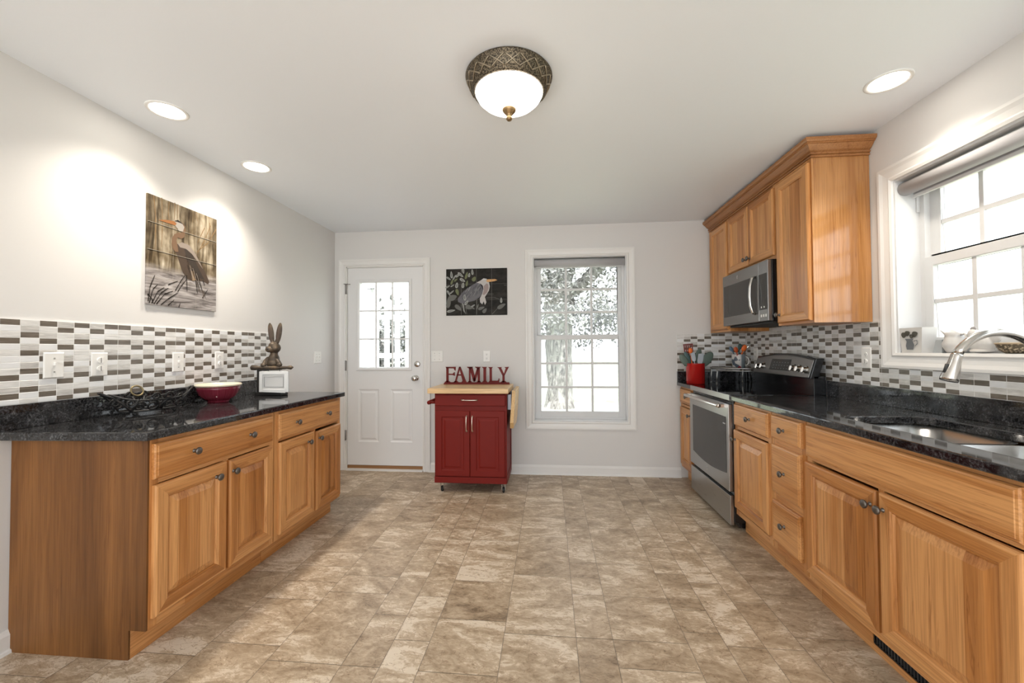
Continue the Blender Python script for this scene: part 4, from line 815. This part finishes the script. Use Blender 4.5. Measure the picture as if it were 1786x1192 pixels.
def scroll(c0, u, v, r0, turns, n=22, sgn=1): return [tuple(Vector(c0)+u*(r0*(1-.75*k/n)*math.cos(sgn*turns*2*math.pi*k/n))+v*(r0*(1-.75*k/n)*math.sin(sgn*turns*2*math.pi*k/n))) for k in range(n+1)]
for s_ in (-1, 1):
    b = MB(); zv = Vector((0, 0, .9))+sx*s_*.35; zv.normalize()
    for a, sg in ((-.115, 1), (-.045, -1), (.045, 1), (.115, -1)):
        w_ = s_*.082; b.tube(scroll(P(a, w_, .048), ax, zv, .026, 1.35, sgn=sg), .0044, 0, 7)
        b.tube([P(a-.03*sg, s_*.068, .022), P(a-.028*sg, s_*.08, .05), P(a-.01*sg, s_*.092, .085)], .0044, 0, 7)
    for sg in (-1, 1): b.tube(scroll(P(sg*.035, s_*.098, .092), ax*sg, zv, .020, 1.3), .0044, 0, 7)
    for sg in (-1, 1): b.tube([P(sg*.006, s_*.066, .022), P(sg*.012, s_*.085, .055), P(sg*.035, s_*.098, .075), P(sg*.055, s_*.10, .09)], .0046, 0, 7)
    b.build('side_scroll', IRON, t)
    if s_ > 0: continue
    b = MB(); b.tube([tuple(Vector(P(0, s_*.102, .112))+ax*(.027*math.cos(q))+zv*(.027*math.sin(q))) for q in [2*math.pi*k/24 for k in range(24)]], .0045, 0, 8, True)
    b.build('ring_handle', mat('worn_gold', (.24, .19, .10), .4, .7) if s_ < 0 and 'worn_gold' not in bpy.data.materials else bpy.data.materials['worn_gold'], t)
for s_ in (-1, 1):
    b = MB()
    for w_ in (-.03, .03): b.tube([P(s_*.135, w_*1.6, .022), P(s_*.165, w_*1.4, .055), P(s_*.215, w_, .098), P(s_*.262, w_*.2, .122)], .0045, 0, 7)
    b.tube(scroll(P(s_*.185, .0, .066), ax*s_, Vector((0, 0, 1)), .022, 1.3), .0044, 0, 7)
    b.tube([P(s_*.20, -.035, .09), P(s_*.235, .0, .112), P(s_*.20, .035, .09)], .003, 0, 6)
    b.build('end_prong', IRON, t)
for a, s_ in ((-.11, -.045), (-.11, .045), (.11, -.045), (.11, .045)):
    b = MB(); b.ell(P(a, s_, .0095), (.009, .009, .009), 0, 12, 8); b.tube([P(a, s_, .012), P(a, s_, .022)], .004, 0, 6); b.build('foot', IRON, t)
# red bowl
t = thing('mixing_bowl', (-2.06, 2.37, CT), 'deep red ribbed ceramic bowl with a cream rim on the left counter', 'bowl')
bx, by = -2.065, 2.372
RB_ = mat('red_bowl_glaze', rough=.12); _v = N(RB_, 'ShaderNodeTexCoord').outputs['Object']; _s = N(RB_, 'ShaderNodeSeparateXYZ'); L(RB_, _v, _s.inputs[0])
_a2 = N(RB_, 'ShaderNodeMath', operation='ARCTAN2'); L(RB_, _s.outputs[0], _a2.inputs[0]); L(RB_, _s.outputs[1], _a2.inputs[1])
_cb = N(RB_, 'ShaderNodeCombineXYZ'); L(RB_, _a2.outputs[0], _cb.inputs[0]); L(RB_, ramp(RB_, noise_tex(RB_, vscale(RB_, _cb.outputs[0], (14, 1, 1)), 1, 3, .7), [(.42, (.17, .012, .028)), (.60, (.24, .03, .05)), (.70, (.48, .19, .20))]), bsdf(RB_).inputs['Base Color'])
pr = [(.055, 0), (.058, .004), (.056, .009), (.074, .018), (.092, .034), (.105, .056), (.113, .080), (.117, .100)]
b = MB(); b.lathe([(r, CT+h) for r, h in pr], (bx, by, 0), seg=64); b.v = b.v; b.build('body', RB_, t, origin=(bx, by, CT))
b = MB(); b.lathe([(.1182, CT+.100), (.122, CT+.103), (.122, CT+.111), (.118, CT+.114), (.112, CT+.112), (.106, CT+.095), (.085, CT+.05), (.05, CT+.022), (0, CT+.018)], (bx, by, 0), seg=64, cap=False); b.build('rim', CREAM, t, label='cream glazed rim and inside')
# rabbit figurine holding a rod, plaque hanging from it
t = thing('rabbit_figurine', (-1.955, 2.735, CT), 'brown bronze rabbit figurine holding a rod at the end of the left counter', 'figurine')
RBM = mat('aged_bronze', rough=.5, metal=.55); _v = N(RBM, 'ShaderNodeTexCoord').outputs['Object']
L(RBM, ramp(RBM, noise_tex(RBM, _v, 16, 4), [(.38, (.06, .048, .038)), (.56, (.105, .08, .057)), (.76, (.24, .165, .095))]), bsdf(RBM).inputs['Base Color'])
rx, ry = -1.960, 2.735
def R3(a): return Matrix.Rotation(a, 3, 'Y')
b = MB()
b.ell((rx-.002, ry, 1.130), (.046, .042, .036)); b.ell((rx+.000, ry, 1.158), (.038, .035, .046)); b.ell((rx+.002, ry, 1.195), (.026, .024, .035))
b.ell((rx+.006, ry-.002, 1.240), (.041, .040, .039)); b.ell((rx-.012, ry-.030, 1.230), (.028, .024, .023)); b.ell((rx+.024, ry-.018, 1.234), (.022, .022, .020)); b.ell((rx+.002, ry-.015, 1.258), (.027, .026, .025))
for s_ in (-1, 1):
    b.ell((rx+.008+s_*.030, ry, 1.345), (.0215, .010, .078), rot=R3(s_*.15)); b.ell((rx+.006+s_*.017, ry, 1.285), (.014, .012, .03), rot=R3(s_*.2))
for pts in ([(rx-.028, ry-.01, 1.170), (rx-.048, ry-.025, 1.142), (rx-.046, ry-.045, 1.118)], [(rx+.030, ry-.01, 1.155), (rx+.058, ry-.022, 1.130), (rx+.074, ry-.045, 1.122)]):
    b.tube(pts, [.016, .015, .013], 0, 12); e_ = pts[-1]; b.ell(e_, (.020, .015, .016))
o = b.build('body', RBM, t); m_ = o.modifiers.new('merge', 'REMESH'); m_.mode = 'VOXEL'; m_.voxel_size = .0035; m_.use_smooth_shade = True
s2_ = o.modifiers.new('soft', 'SMOOTH'); s2_.iterations = 4; s2_.factor = .5
for s_ in (-1, 1):
    b = MB(); b.ell((rx-.008+s_*.021, ry-.041, 1.246), (.0045, .0035, .0045), 0, 12, 8); b.build('eye', DARK, t)
    b = MB(); b.ell((rx+.008+s_*.030, ry-.009, 1.340), (.012, .003, .055), 0, 12, 8, R3(s_*.15)); b.build('inner_ear', mat('ear_dark', (.09, .065, .05), .6, .3) if s_ < 0 else bpy.data.materials['ear_dark'], t)
b = MB(); b.ell((rx-.010, ry-.055, 1.234), (.006, .004, .004), 0, 12, 8); b.build('nose', DARK, t)
b = MB(); b.tube([(-2.098, ry-.045, 1.102), (-2.090, ry-.045, 1.102), (-2.06, ry-.045, 1.101), (-2.045, ry-.045, 1.102), (-1.93, ry-.045, 1.100), (-1.85, ry-.045, 1.101), (-1.83, ry-.045, 1.102), (-1.80, ry-.045, 1.103), (-1.784, ry-.045, 1.104)], [.010, .019, .018, .011, .014, .012, .010, .015, .004], 0, 12); b.build('rod', RBM, t)
b = MB(); b.box(rx-.055, rx+.045, ry-.025, ry+.030, 1.082, 1.100); b.box(rx-.122, rx-.100, ry-.01, ry+.02, CT+.02, 1.09); b.box(rx-.122, rx-.050, ry-.008, ry+.018, 1.078, 1.092); b.box(rx-.125, rx+.075, ry-.03, ry+.05, CT+.0003, CT+.022); b.build('stand', mat('stand_black', (.02, .019, .018), .5), t, bev=.003)
t = thing('glass_plaque', (-1.92, 2.685, .93), 'clear rectangular glass plaque hanging from the rabbit rod', 'plaque')
b = MB(); b.T = lambda u, v, w: (u, 2.692-w, v)
frame_box(b, -2.030, -1.813, .930, 1.076, .024, 0, .014); b.build('border', BGLASS, t, bev=.004)
b = MB(); b.T = lambda u, v, w: (u, 2.692-w, v); b.prism([(-2.006, .954), (-1.837, .954), (-1.837, 1.052), (-2.006, 1.052)], .004, .009); b.build('glass', FROST, t)
b = MB(); b.T = lambda u, v, w: (u, 2.692-w, v); frame_box(b, -1.994, -1.849, .966, 1.040, .003, .0095, .012); b.build('inner_line', mat('glass_edge', (.35, .36, .36), .2), t)
for x in (-1.960, -1.878):
    b = MB(); b.tube([(x, 2.685, 1.072), (x, 2.680, 1.085), (x, 2.678, 1.090)] + [(x, 2.690+.0125*math.cos(q), 1.1005+.0125*math.sin(q)) for q in [math.pi*1.1-k*math.pi*1.1/8 for k in range(9)]], .0016, 0, 6); b.build('hook', IRON, t)
# ------------------------------------------------------------------ far right corner items
t = thing('utensil_crock', (1.312, 3.80, CT), 'glossy red crock full of utensils in the far right corner', 'crock')
ux, uy = 1.306, 3.80
b = MB(); b.lathe([(.072, CT), (.078, CT+.004), (.078, CT+.176), (.080, CT+.180), (.078, CT+.184), (.070, CT+.182), (.070, CT+.01), (0, CT+.01)], (ux, uy, 0), seg=48); b.build('crock', REDC, t)
def utensil(name, label, base, tip, head, hm, w=.03, hl=.07, thick=.005, hand=None, n=(0, -1, 0)):
    t = thing(name, base, label, 'utensil', 'utensils in the far corner')
    B, T_ = Vector(base), Vector(tip); d = (T_-B).normalized(); nn = Vector(n); s = d.cross(nn).normalized(); nn = s.cross(d).normalized()
    b = MB(); b.tube([B, B+(T_-B)*.5, T_-d*hl*.85], [.006, .005, .0045], 0, 8); b.build('handle', hand or hm, t)
    b = MB()
    if head == 'oval':
        V = []; m = 20; F = []
        R_ = Matrix((s, nn, d)).transposed(); b.ell(tuple(T_-d*hl*.5), (w/2, thick, hl/2), 0, 18, 10, R_)
    elif head in ('flat', 'slot'):
        b.T = lambda u, v, q: tuple(T_-d*hl + s*u + d*v + nn*q)
        if head == 'flat': b.prism([(-w*.35, 0), (w*.35, 0), (w/2, hl*.3), (w/2, hl*.95), (w*.4, hl), (-w*.5, hl*.9), (-w/2, hl*.3)], -thick/2, thick/2)
        else:
            b.prism([(-w*.3, 0), (w*.3, 0), (w/2, hl*.2), (-w/2, hl*.2)], -thick/2, thick/2); b.prism([(-w/2, hl*.88), (w/2, hl*.88), (w*.48, hl), (-w*.48, hl)], -thick/2, thick/2)
            for k in range(5): u = -w/2+w*(k+.5)/5; b.prism([(u-w*.055, hl*.2), (u+w*.055, hl*.2), (u+w*.055, hl*.88), (u-w*.055, hl*.88)], -thick/2, thick/2)
    b.build('head', hm, t)
    return t
zb_ = CT+.014
utensil('slotted_turner', 'maroon slotted turner standing in the red crock', (ux-.02, uy+.03, zb_), (1.258, 3.845, 1.262), 'slot', MAROON, .088, .085)
utensil('cooking_spoon', 'small orange spoon in front of the slotted turner in the red crock', (ux-.01, uy+.005, zb_), (1.262, 3.80, 1.225), 'oval', ORANGE, .036, .05, .008)
utensil('serving_spoon', 'sage green spoon leaning left out of the red crock', (ux+.03, uy-.01, zb_), (1.172, 3.79, 1.165), 'oval', SAGE, .062, .125, .008)
utensil('serving_spoon', 'dark sage spoon between the left spoon and the grey spatula', (ux+.03, uy+.02, zb_), (1.225, 3.83, 1.190), 'oval', TEAL, .05, .13, .007)
utensil('serving_spoon', 'wide sage green ladle head leaning right out of the red crock', (ux-.045, uy+.01, zb_), (1.462, 3.825, 1.185), 'oval', SAGE, .085, .16, .012)
utensil('serving_spoon', 'sage leaf shaped spoon at the middle back of the red crock', (ux-.03, uy+.03, zb_), (1.370, 3.86, 1.218), 'oval', SAGE, .055, .13, .008)
utensil('spatula', 'pale grey spatula in the middle of the red crock', (ux+.0, uy-.03, zb_), (1.342, 3.755, 1.178), 'flat', LGREY, .046, .10, .006)
utensil('spatula', 'teal handled pale spatula beside the orange spoon', (ux+.01, uy-.03, zb_), (1.272, 3.77, 1.185), 'flat', LGREY, .036, .08, .006)
# corner shelf rack with mug
t = thing('corner_shelf', (1.66, 3.84, CT), 'small metal corner shelf on slender legs beside the stove', 'shelf')
RACK = mat('rack_metal', (.50, .49, .47), .35, .9)
zs = 1.043
b = MB(); b.prism([(1.495, 3.955), (1.780, 3.955), (1.780, 3.675), (1.765, 3.67), (1.70, 3.70), (1.60, 3.755), (1.495, 3.82)], zs-.004, zs); b.build('top', mat('rack_dark', (.05, .05, .05), .4, .5), t, bev=.001)
b = MB(); b.tube([(1.495, 3.955, zs-.002), (1.780, 3.955, zs-.002), (1.780, 3.672, zs-.002), (1.70, 3.70, zs-.002), (1.60, 3.755, zs-.002), (1.495, 3.82, zs-.002)], .006, 0, 8, True)
b.tube([(1.495, 3.82, zs-.024), (1.60, 3.755, zs-.024), (1.70, 3.70, zs-.024), (1.780, 3.672, zs-.024)], .004, 0, 8); b.build('rim', RACK, t)
for x, y in ((1.497, 3.82), (1.497, 3.95), (1.775, 3.675), (1.775, 3.95)):
    b = MB(); b.tube([(x, y, zs-.004), (x+.006, y, zs-.03), (x+.002, y, CT+.07), (x, y, CT+.003)], .006, 0, 8); b.tube([(x, y, CT+.0005), (x, y, CT+.008)], .009, 0, 8); b.build('leg', RACK, t)
t = thing('mug', (1.690, 3.83, zs), 'grey patterned mug holding small spoons on the corner shelf', 'mug')
MUGM = mat('mug_print', rough=.25); _v = N(MUGM, 'ShaderNodeTexCoord').outputs['Object']; _vo = N(MUGM, 'ShaderNodeTexVoronoi', Scale=38.); L(MUGM, _v, _vo.inputs['Vector'])
_sx = N(MUGM, 'ShaderNodeSeparateXYZ'); L(MUGM, _v, _sx.inputs[0]); _mr = N(MUGM, 'ShaderNodeMapRange'); L(MUGM, _sx.outputs[0], _mr.inputs[0]); _mr.inputs[1].default_value = -.004; _mr.inputs[2].default_value = .006
_pt = ramp(MUGM, _vo.outputs['Color'], [(.25, (.62, .60, .58)), (.45, (.10, .12, .15)), (.62, (.66, .62, .60)), (.8, (.30, .03, .04))], 'CONSTANT')
L(MUGM, mixc(MUGM, _pt, (.20, .235, .26), _mr.outputs[0]), bsdf(MUGM).inputs['Base Color'])
mx_, my_ = 1.690, 3.83; zm = zs+.0005
b = MB(); b.lathe([(.046, zm), (.052, zm+.004), (.055, zm+.118), (.053, zm+.121), (.049, zm+.118), (.047, zm+.008), (0, zm+.008)], (mx_, my_, 0), seg=40); b.build('cup', MUGM, t)
hd = Vector((.86, -.5, 0)).normalized()
b = MB(); b.tube([tuple(Vector((mx_, my_, zm+.062)) + hd*(.050+.032*math.sin(q)) + Vector((0, 0, .040*math.cos(q)))) for q in [math.pi*k/14 for k in range(15)]], .006, 0, 10); b.build('handle', CERAM, t)
zi = zm+.012
utensil('measuring_spoon', 'bright orange spoon leaning right in the grey mug', (mx_-.02, my_, zi), (1.735, 3.79, 1.248), 'oval', ORANGE, .042, .062, .008)
utensil('measuring_spoon', 'darker orange spoon on the left in the grey mug', (mx_+.015, my_-.01, zi), (1.655, 3.81, 1.232), 'oval', mat('deep_orange', (.60, .10, .02), .4), .036, .055, .008)
utensil('measuring_spoon', 'slate blue spoon at the left edge of the grey mug', (mx_+.02, my_+.005, zi), (1.618, 3.83, 1.235), 'oval', BLUEG, .032, .05, .007)
utensil('measuring_spoon', 'dark green spoon behind the orange spoons in the mug', (mx_, my_+.02, zi), (1.725, 3.87, 1.262), 'oval', TEAL, .035, .06, .007)
utensil('whisk', 'pale thin metal whisk handle leaning right out of the mug', (mx_-.025, my_+.01, zi), (1.775, 3.80, 1.252), 'oval', CHROME, .018, .05, .006)
# ------------------------------------------------------------------ sink window sill items
SZ = 1.1905
t = thing('jug_picture_block', (1.865, 2.285, SZ), 'tapered ceramic planter block painted with a grey jug at the left of the sill', 'planter')
b = MB()
c4 = lambda z, e: [(1.875-.030-e*.25, 2.318+e*.55, z), (1.875-.030-e*.25, 2.205-e*.55, z), (1.875+.030+e*.25, 2.205-e*.55, z), (1.875+.030+e*.25, 2.318+e*.55, z)]
b.add(c4(SZ, 0)+c4(SZ+.128, .022)+[(x, y, z) for x, y, z in c4(SZ+.128, .015)]+c4(SZ+.02, -.004), [(3, 2, 1, 0)]+[(q+o_, (q+1) % 4+o_, (q+1) % 4+4+o_, q+4+o_) for o_ in (0, 4, 8) for q in range(4)]+[(12, 13, 14, 15)])
b.build('planter', CERAM, t)
b = MB(); TJ = lambda s, v, w: (1.8446-.0055*v-.0015-w, 2.318+.0121*v-(.113+.0242*v)*s, SZ+.128*v)
poly_art(b, TJ, [(.30, .12), (.62, .12), (.68, .30), (.60, .48), (.64, .56), (.26, .56), (.33, .45), (.27, .28)], .0003, 0)
for c, a in (((.24, .72), .26), ((.40, .78), .24), ((.72, .74), .26), ((.58, .66), .2)): ell_art(b, TJ, c, a, a*.85, 20, .0006, 1)
for p in ([(.66, .46), (.80, .50), (.82, .36), (.70, .26)],): line_art(b, TJ, p, .0005, .035, 0)
b.build('jug_painting', [artmat('jug_grey', (.17, .18, .19)), artmat('flower_grey', (.10, .095, .08))], t)
t = thing('candle_block', (1.88, 2.135, SZ), 'small grey tapered block on the sill between planter and pitcher', 'ornament')
b = MB(); b.rings(-.024, .024, -.02, .02, [(0, 0), (.008, .062), (.010, .064)], 0); b.v = [(1.885+y, 2.146+x, SZ+z) for x, y, z in b.v]; tag(b.build('block', GREYP), '', ''); o = bpy.data.objects['block']; o.parent = t; o.location = (0, 0, 0); o.data.transform(Matrix.Translation(-Vector(t.location)))
for k in ('label', 'category'): del o[k]
t = thing('pitcher', (1.888, 2.085, SZ), 'small white cream pitcher on the window sill', 'pitcher')
b = MB(); b.lathe([(.024, SZ), (.028, SZ+.004), (.042, SZ+.030), (.043, SZ+.045), (.034, SZ+.068), (.030, SZ+.080), (.035, SZ+.096), (.032, SZ+.096), (.027, SZ+.080), (.03, SZ+.06), (0, SZ+.05)], (1.888, 2.085, 0), seg=32)
b.v = [(x, y+(.020*max(0, (z-SZ-.075)/.021) if y > 2.100 else 0), z+(.014*max(0, (z-SZ-.075)/.021) if y > 2.1 else 0)) for x, y, z in b.v]; b.build('body', CERAM, t)
b = MB(); b.tube([(1.888, 2.056, SZ+.085), (1.888, 2.035, SZ+.088), (1.888, 2.030, SZ+.060), (1.888, 2.046, SZ+.035)], .005, 0, 8); b.build('handle', CERAM, t)
t = thing('hen_figurine', (1.90, 1.975, SZ), 'white ceramic hen figurine on the sill behind the faucet arc', 'figurine')
b = MB(); b.ell((1.90, 1.975, SZ+.042), (.032, .052, .04)); b.ell((1.90, 2.012, SZ+.085), (.020, .020, .024)); b.ell((1.90, 2.00, SZ+.062), (.022, .024, .035)); b.ell((1.90, 1.925, SZ+.070), (.012, .025, .030)); b.ell((1.90, 1.975, SZ+.010), (.036, .045, .010))
o = b.build('body', CERAM, t); m_ = o.modifiers.new('merge', 'REMESH'); m_.mode = 'VOXEL'; m_.voxel_size = .003; m_.use_smooth_shade = True
b = MB(); b.ell((1.90, 2.012, SZ+.110), (.005, .014, .010)); b.build('comb', mat('comb_grey', (.35, .33, .32), .4), t); b = MB(); b.tube([(1.90, 2.030, SZ+.086), (1.90, 2.044, SZ+.082)], [.006, .001], 0, 8); b.build('beak', bpy.data.materials['comb_grey'], t)
t = thing('woven_bowl', (1.885, 1.83, SZ), 'shallow woven bowl on the sill under the faucet spout', 'bowl')
WV = mat('woven_pattern', rough=.7); _v = N(WV, 'ShaderNodeTexCoord').outputs['Object']; _c = N(WV, 'ShaderNodeTexVoronoi', Scale=110.); L(WV, _v, _c.inputs['Vector']); L(WV, ramp(WV, _c.outputs['Distance'], [(.25, (.52, .42, .29)), (.5, (.10, .075, .045))]), bsdf(WV).inputs['Base Color'])
b = MB(); b.lathe([(.034, SZ), (.052, SZ+.012), (.061, SZ+.032), (.062, SZ+.040), (.057, SZ+.039), (.046, SZ+.014), (0, SZ+.008)], (1.888, 1.825, 0), seg=40); b.build('body', WV, t)
b = MB(); b.tube([(1.888+.061*math.cos(2*math.pi*k/32), 1.825+.061*math.sin(2*math.pi*k/32), SZ+.041) for k in range(32)], .004, 0, 8, True); b.build('rim', WICKER, t)
# ------------------------------------------------------------------ outdoors
GR = mat('lawn_grass', rough=.9); _v = N(GR, 'ShaderNodeTexCoord').outputs['Object']
L(GR, ramp(GR, noise_tex(GR, _v, 1.3, 6), [(.35, (.34, .38, .25)), (.65, (.50, .52, .40))]), bsdf(GR).inputs['Base Color'])
b = MB(); b.add([(-40, D+TH+.02, -.5), (40, D+TH+.02, -.5), (40, 60, -.5), (-40, 60, -.5)], [(0, 1, 2, 3)]); b.add([(XR+TH+.02, -20, -.5), (40, -20, -.5), (40, D+TH+.02, -.5), (XR+TH+.02, D+TH+.02, -.5)], [(0, 1, 2, 3)])
struct(b.build('ground', GR))
b = MB(); b.box(-9, 9, -14, REAR-.02, -.2, -.08); struct(b.build('bounce_slab', mat('bounce_slab_pale', (.72, .70, .66), .8)))  # unseen pale ground added behind the camera to bounce sunlight to the ceiling
t = thing('shade_tree', (.27, 12.2, -.5), 'big rough barked tree on the lawn outside the back window', 'tree')
BARK = mat('tree_bark', rough=.95); _v = N(BARK, 'ShaderNodeTexCoord').outputs['Object']; _n = noise_tex(BARK, vscale(BARK, _v, (9, 9, 2.2)), 1, 6, .7, .8)
L(BARK, ramp(BARK, _n, [(.38, (.09, .085, .08)), (.48, (.22, .21, .20)), (.58, (.33, .32, .30))]), bsdf(BARK).inputs['Base Color']); bump(BARK, _n, 1., .08)
def limb(b, pts, rs, seg=18, am=.05):
    st = len(b.v); b.tube(pts, rs, 0, seg)
    for i in range(st, len(b.v)):
        p = Vector(b.v[i]); b.v[i] = tuple(p + noise.noise_vector(p*2.6)*am)
P3 = lambda *a: [Vector(p) for p in a]
b = MB(); tr = [(.27, 12.2, -.55), (.28, 12.2, -.35), (.30, 12.2, .1), (.29, 12.2, .8), (.27, 12.2, 1.5), (.29, 12.2, 2.2), (.32, 12.2, 3.0)]
tp = []; rs = []
for i in range(30):
    f = i/29*6; k = min(int(f), 5); tp.append(Vector(tr[k]).lerp(Vector(tr[k+1]), f-k)); rs.append(.47-.08*min(1, i/6)+(.05 if i > 22 else 0))
limb(b, tp, rs, 28, .06); b.build('trunk', BARK, t)
def branch(pts, r0, r1):
    b = MB(); P = [Vector(p) for p in pts]; Q = []; n = 6
    for i in range(len(P)-1): Q += [P[i].lerp(P[i+1], k/n) for k in range(n)]
    Q.append(P[-1]); limb(b, Q, [r0+(r1-r0)*i/(len(Q)-1) for i in range(len(Q))], 12, .05); b.build('branch', BARK, t)
branch([(.32, 12.2, 2.8), (.9, 12.1, 3.05), (1.6, 11.9, 3.75), (2.5, 11.7, 4.0), (3.6, 11.5, 3.9)], .24, .10)
branch([(.30, 12.2, 2.9), (.1, 12.3, 3.8), (-.6, 12.2, 4.8), (-1.6, 12.0, 5.8)], .30, .10)
branch([(.32, 12.2, 2.9), (.7, 12.3, 3.9), (1.2, 12.2, 5.0), (1.4, 12.0, 6.4)], .26, .10)
branch([(.25, 12.2, 2.5), (-.4, 12.0, 3.3), (-1.2, 11.8, 3.6)], .16, .06)
branch([(1.3, 12.0, 3.5), (1.7, 11.8, 4.6), (2.3, 11.6, 5.4)], .12, .05)
LEAF = mat('tree_leaves', (.135, .138, .128), .8)
LEAF2 = mat('pale_tree_leaves', (.215, .22, .205), .8)
def leaves(b, rng, c, r, n, size, mi=0):
    for _ in range(n):
        p = Vector((rng.gauss(0, 1), rng.gauss(0, 1), rng.gauss(0, 1))).normalized()*rng.random()**.4
        p = Vector(c)+Vector((p.x*r[0], p.y*r[1], p.z*r[2])); a = Vector((rng.uniform(-1, 1), rng.uniform(-1, 1), rng.uniform(-1, 1))).normalized(); e_ = a.orthogonal().normalized(); s = size*rng.uniform(.6, 1.3)
        b.add([tuple(p+a*s), tuple(p+e_*s*.45), tuple(p-a*s), tuple(p-e_*s*.45)], [(0, 1, 2, 3)], mi)
rng = random.Random(11); b = MB()
for i in range(150):
    c = (rng.uniform(-2.4, 4.0), rng.uniform(10.6, 12.8), rng.uniform(1.75, 6.2)); leaves(b, rng, c, (.75, .5, .5), 130, .075, rng.choice((0, 1, 1)))
for c in ((1.1, 12.6, 1.55), (2.3, 12.6, 1.7), (2.6, 12.4, 1.2), (-.8, 12.4, 1.6), (-.9, 12.4, .9), (1.7, 12.6, 2.0)): leaves(b, rng, c, (.6, .4, .42), 170, .07, rng.choice((0, 1)))
fo = b.build('foliage', [LEAF, LEAF2], t); fo['kind'] = 'stuff'
# porch outside the door
PW = mat('white_porch_paint', (.80, .80, .80), .5)
t = thing('porch', (-2.3, 5.5, -.5), 'white porch with corner wall and baluster railing outside the door', 'porch')
b = MB(); b.box(-4.2, -1.0, D+TH+.03, 6.1, -.2, -.05); b.box(-4.2, -1.0, D+TH+.1, 6.0, -.5, -.2); b.build('deck', mat('deck_grey', (.5, .5, .5), .7), t)
b = MB(); b.box(-3.9, -2.37, 5.20, 5.32, -.05, 2.6); b.build('corner_wall', PW, t)
b = MB()
for z in (.22, .90, 1.15, 1.66): b.box(-2.37, -1.0, 5.235, 5.285, z-.03, z+.03)
b.build('rail', PW, t)
for i in range(9):
    x = -2.31+i*.145; b = MB(); b.box(x-.030, x+.030, 5.24, 5.28, -.05, 2.05); b.build('baluster', PW, t)
b = MB(); b.box(-4.2, -1.0, 5.18, 5.34, 2.05, 2.30); b.build('beam', PW, t)
sh = thing('evergreen_shrub', (-2.7, 7.2, -.5), 'leafy evergreen shrub behind the porch railing outside the door', 'shrub')
b = MB(); rng = random.Random(5)
for i in range(16): leaves(b, rng, (rng.uniform(-3.6, -1.6), rng.uniform(6.9, 7.7), rng.uniform(-.2, 2.0)), (.5, .4, .5), 150, .07, rng.choice((0, 0, 1)))
fo = b.build('foliage', [LEAF, LEAF2], sh); fo['kind'] = 'stuff'
b = MB(); 
for x in (-3.1, -2.6, -2.1): b.tube([(x, 7.3, -.52), (x+.05, 7.3, .5), (x, 7.3, 1.5)], [.07, .05, .03], 0, 8)
b.build('stem', BARK, sh)
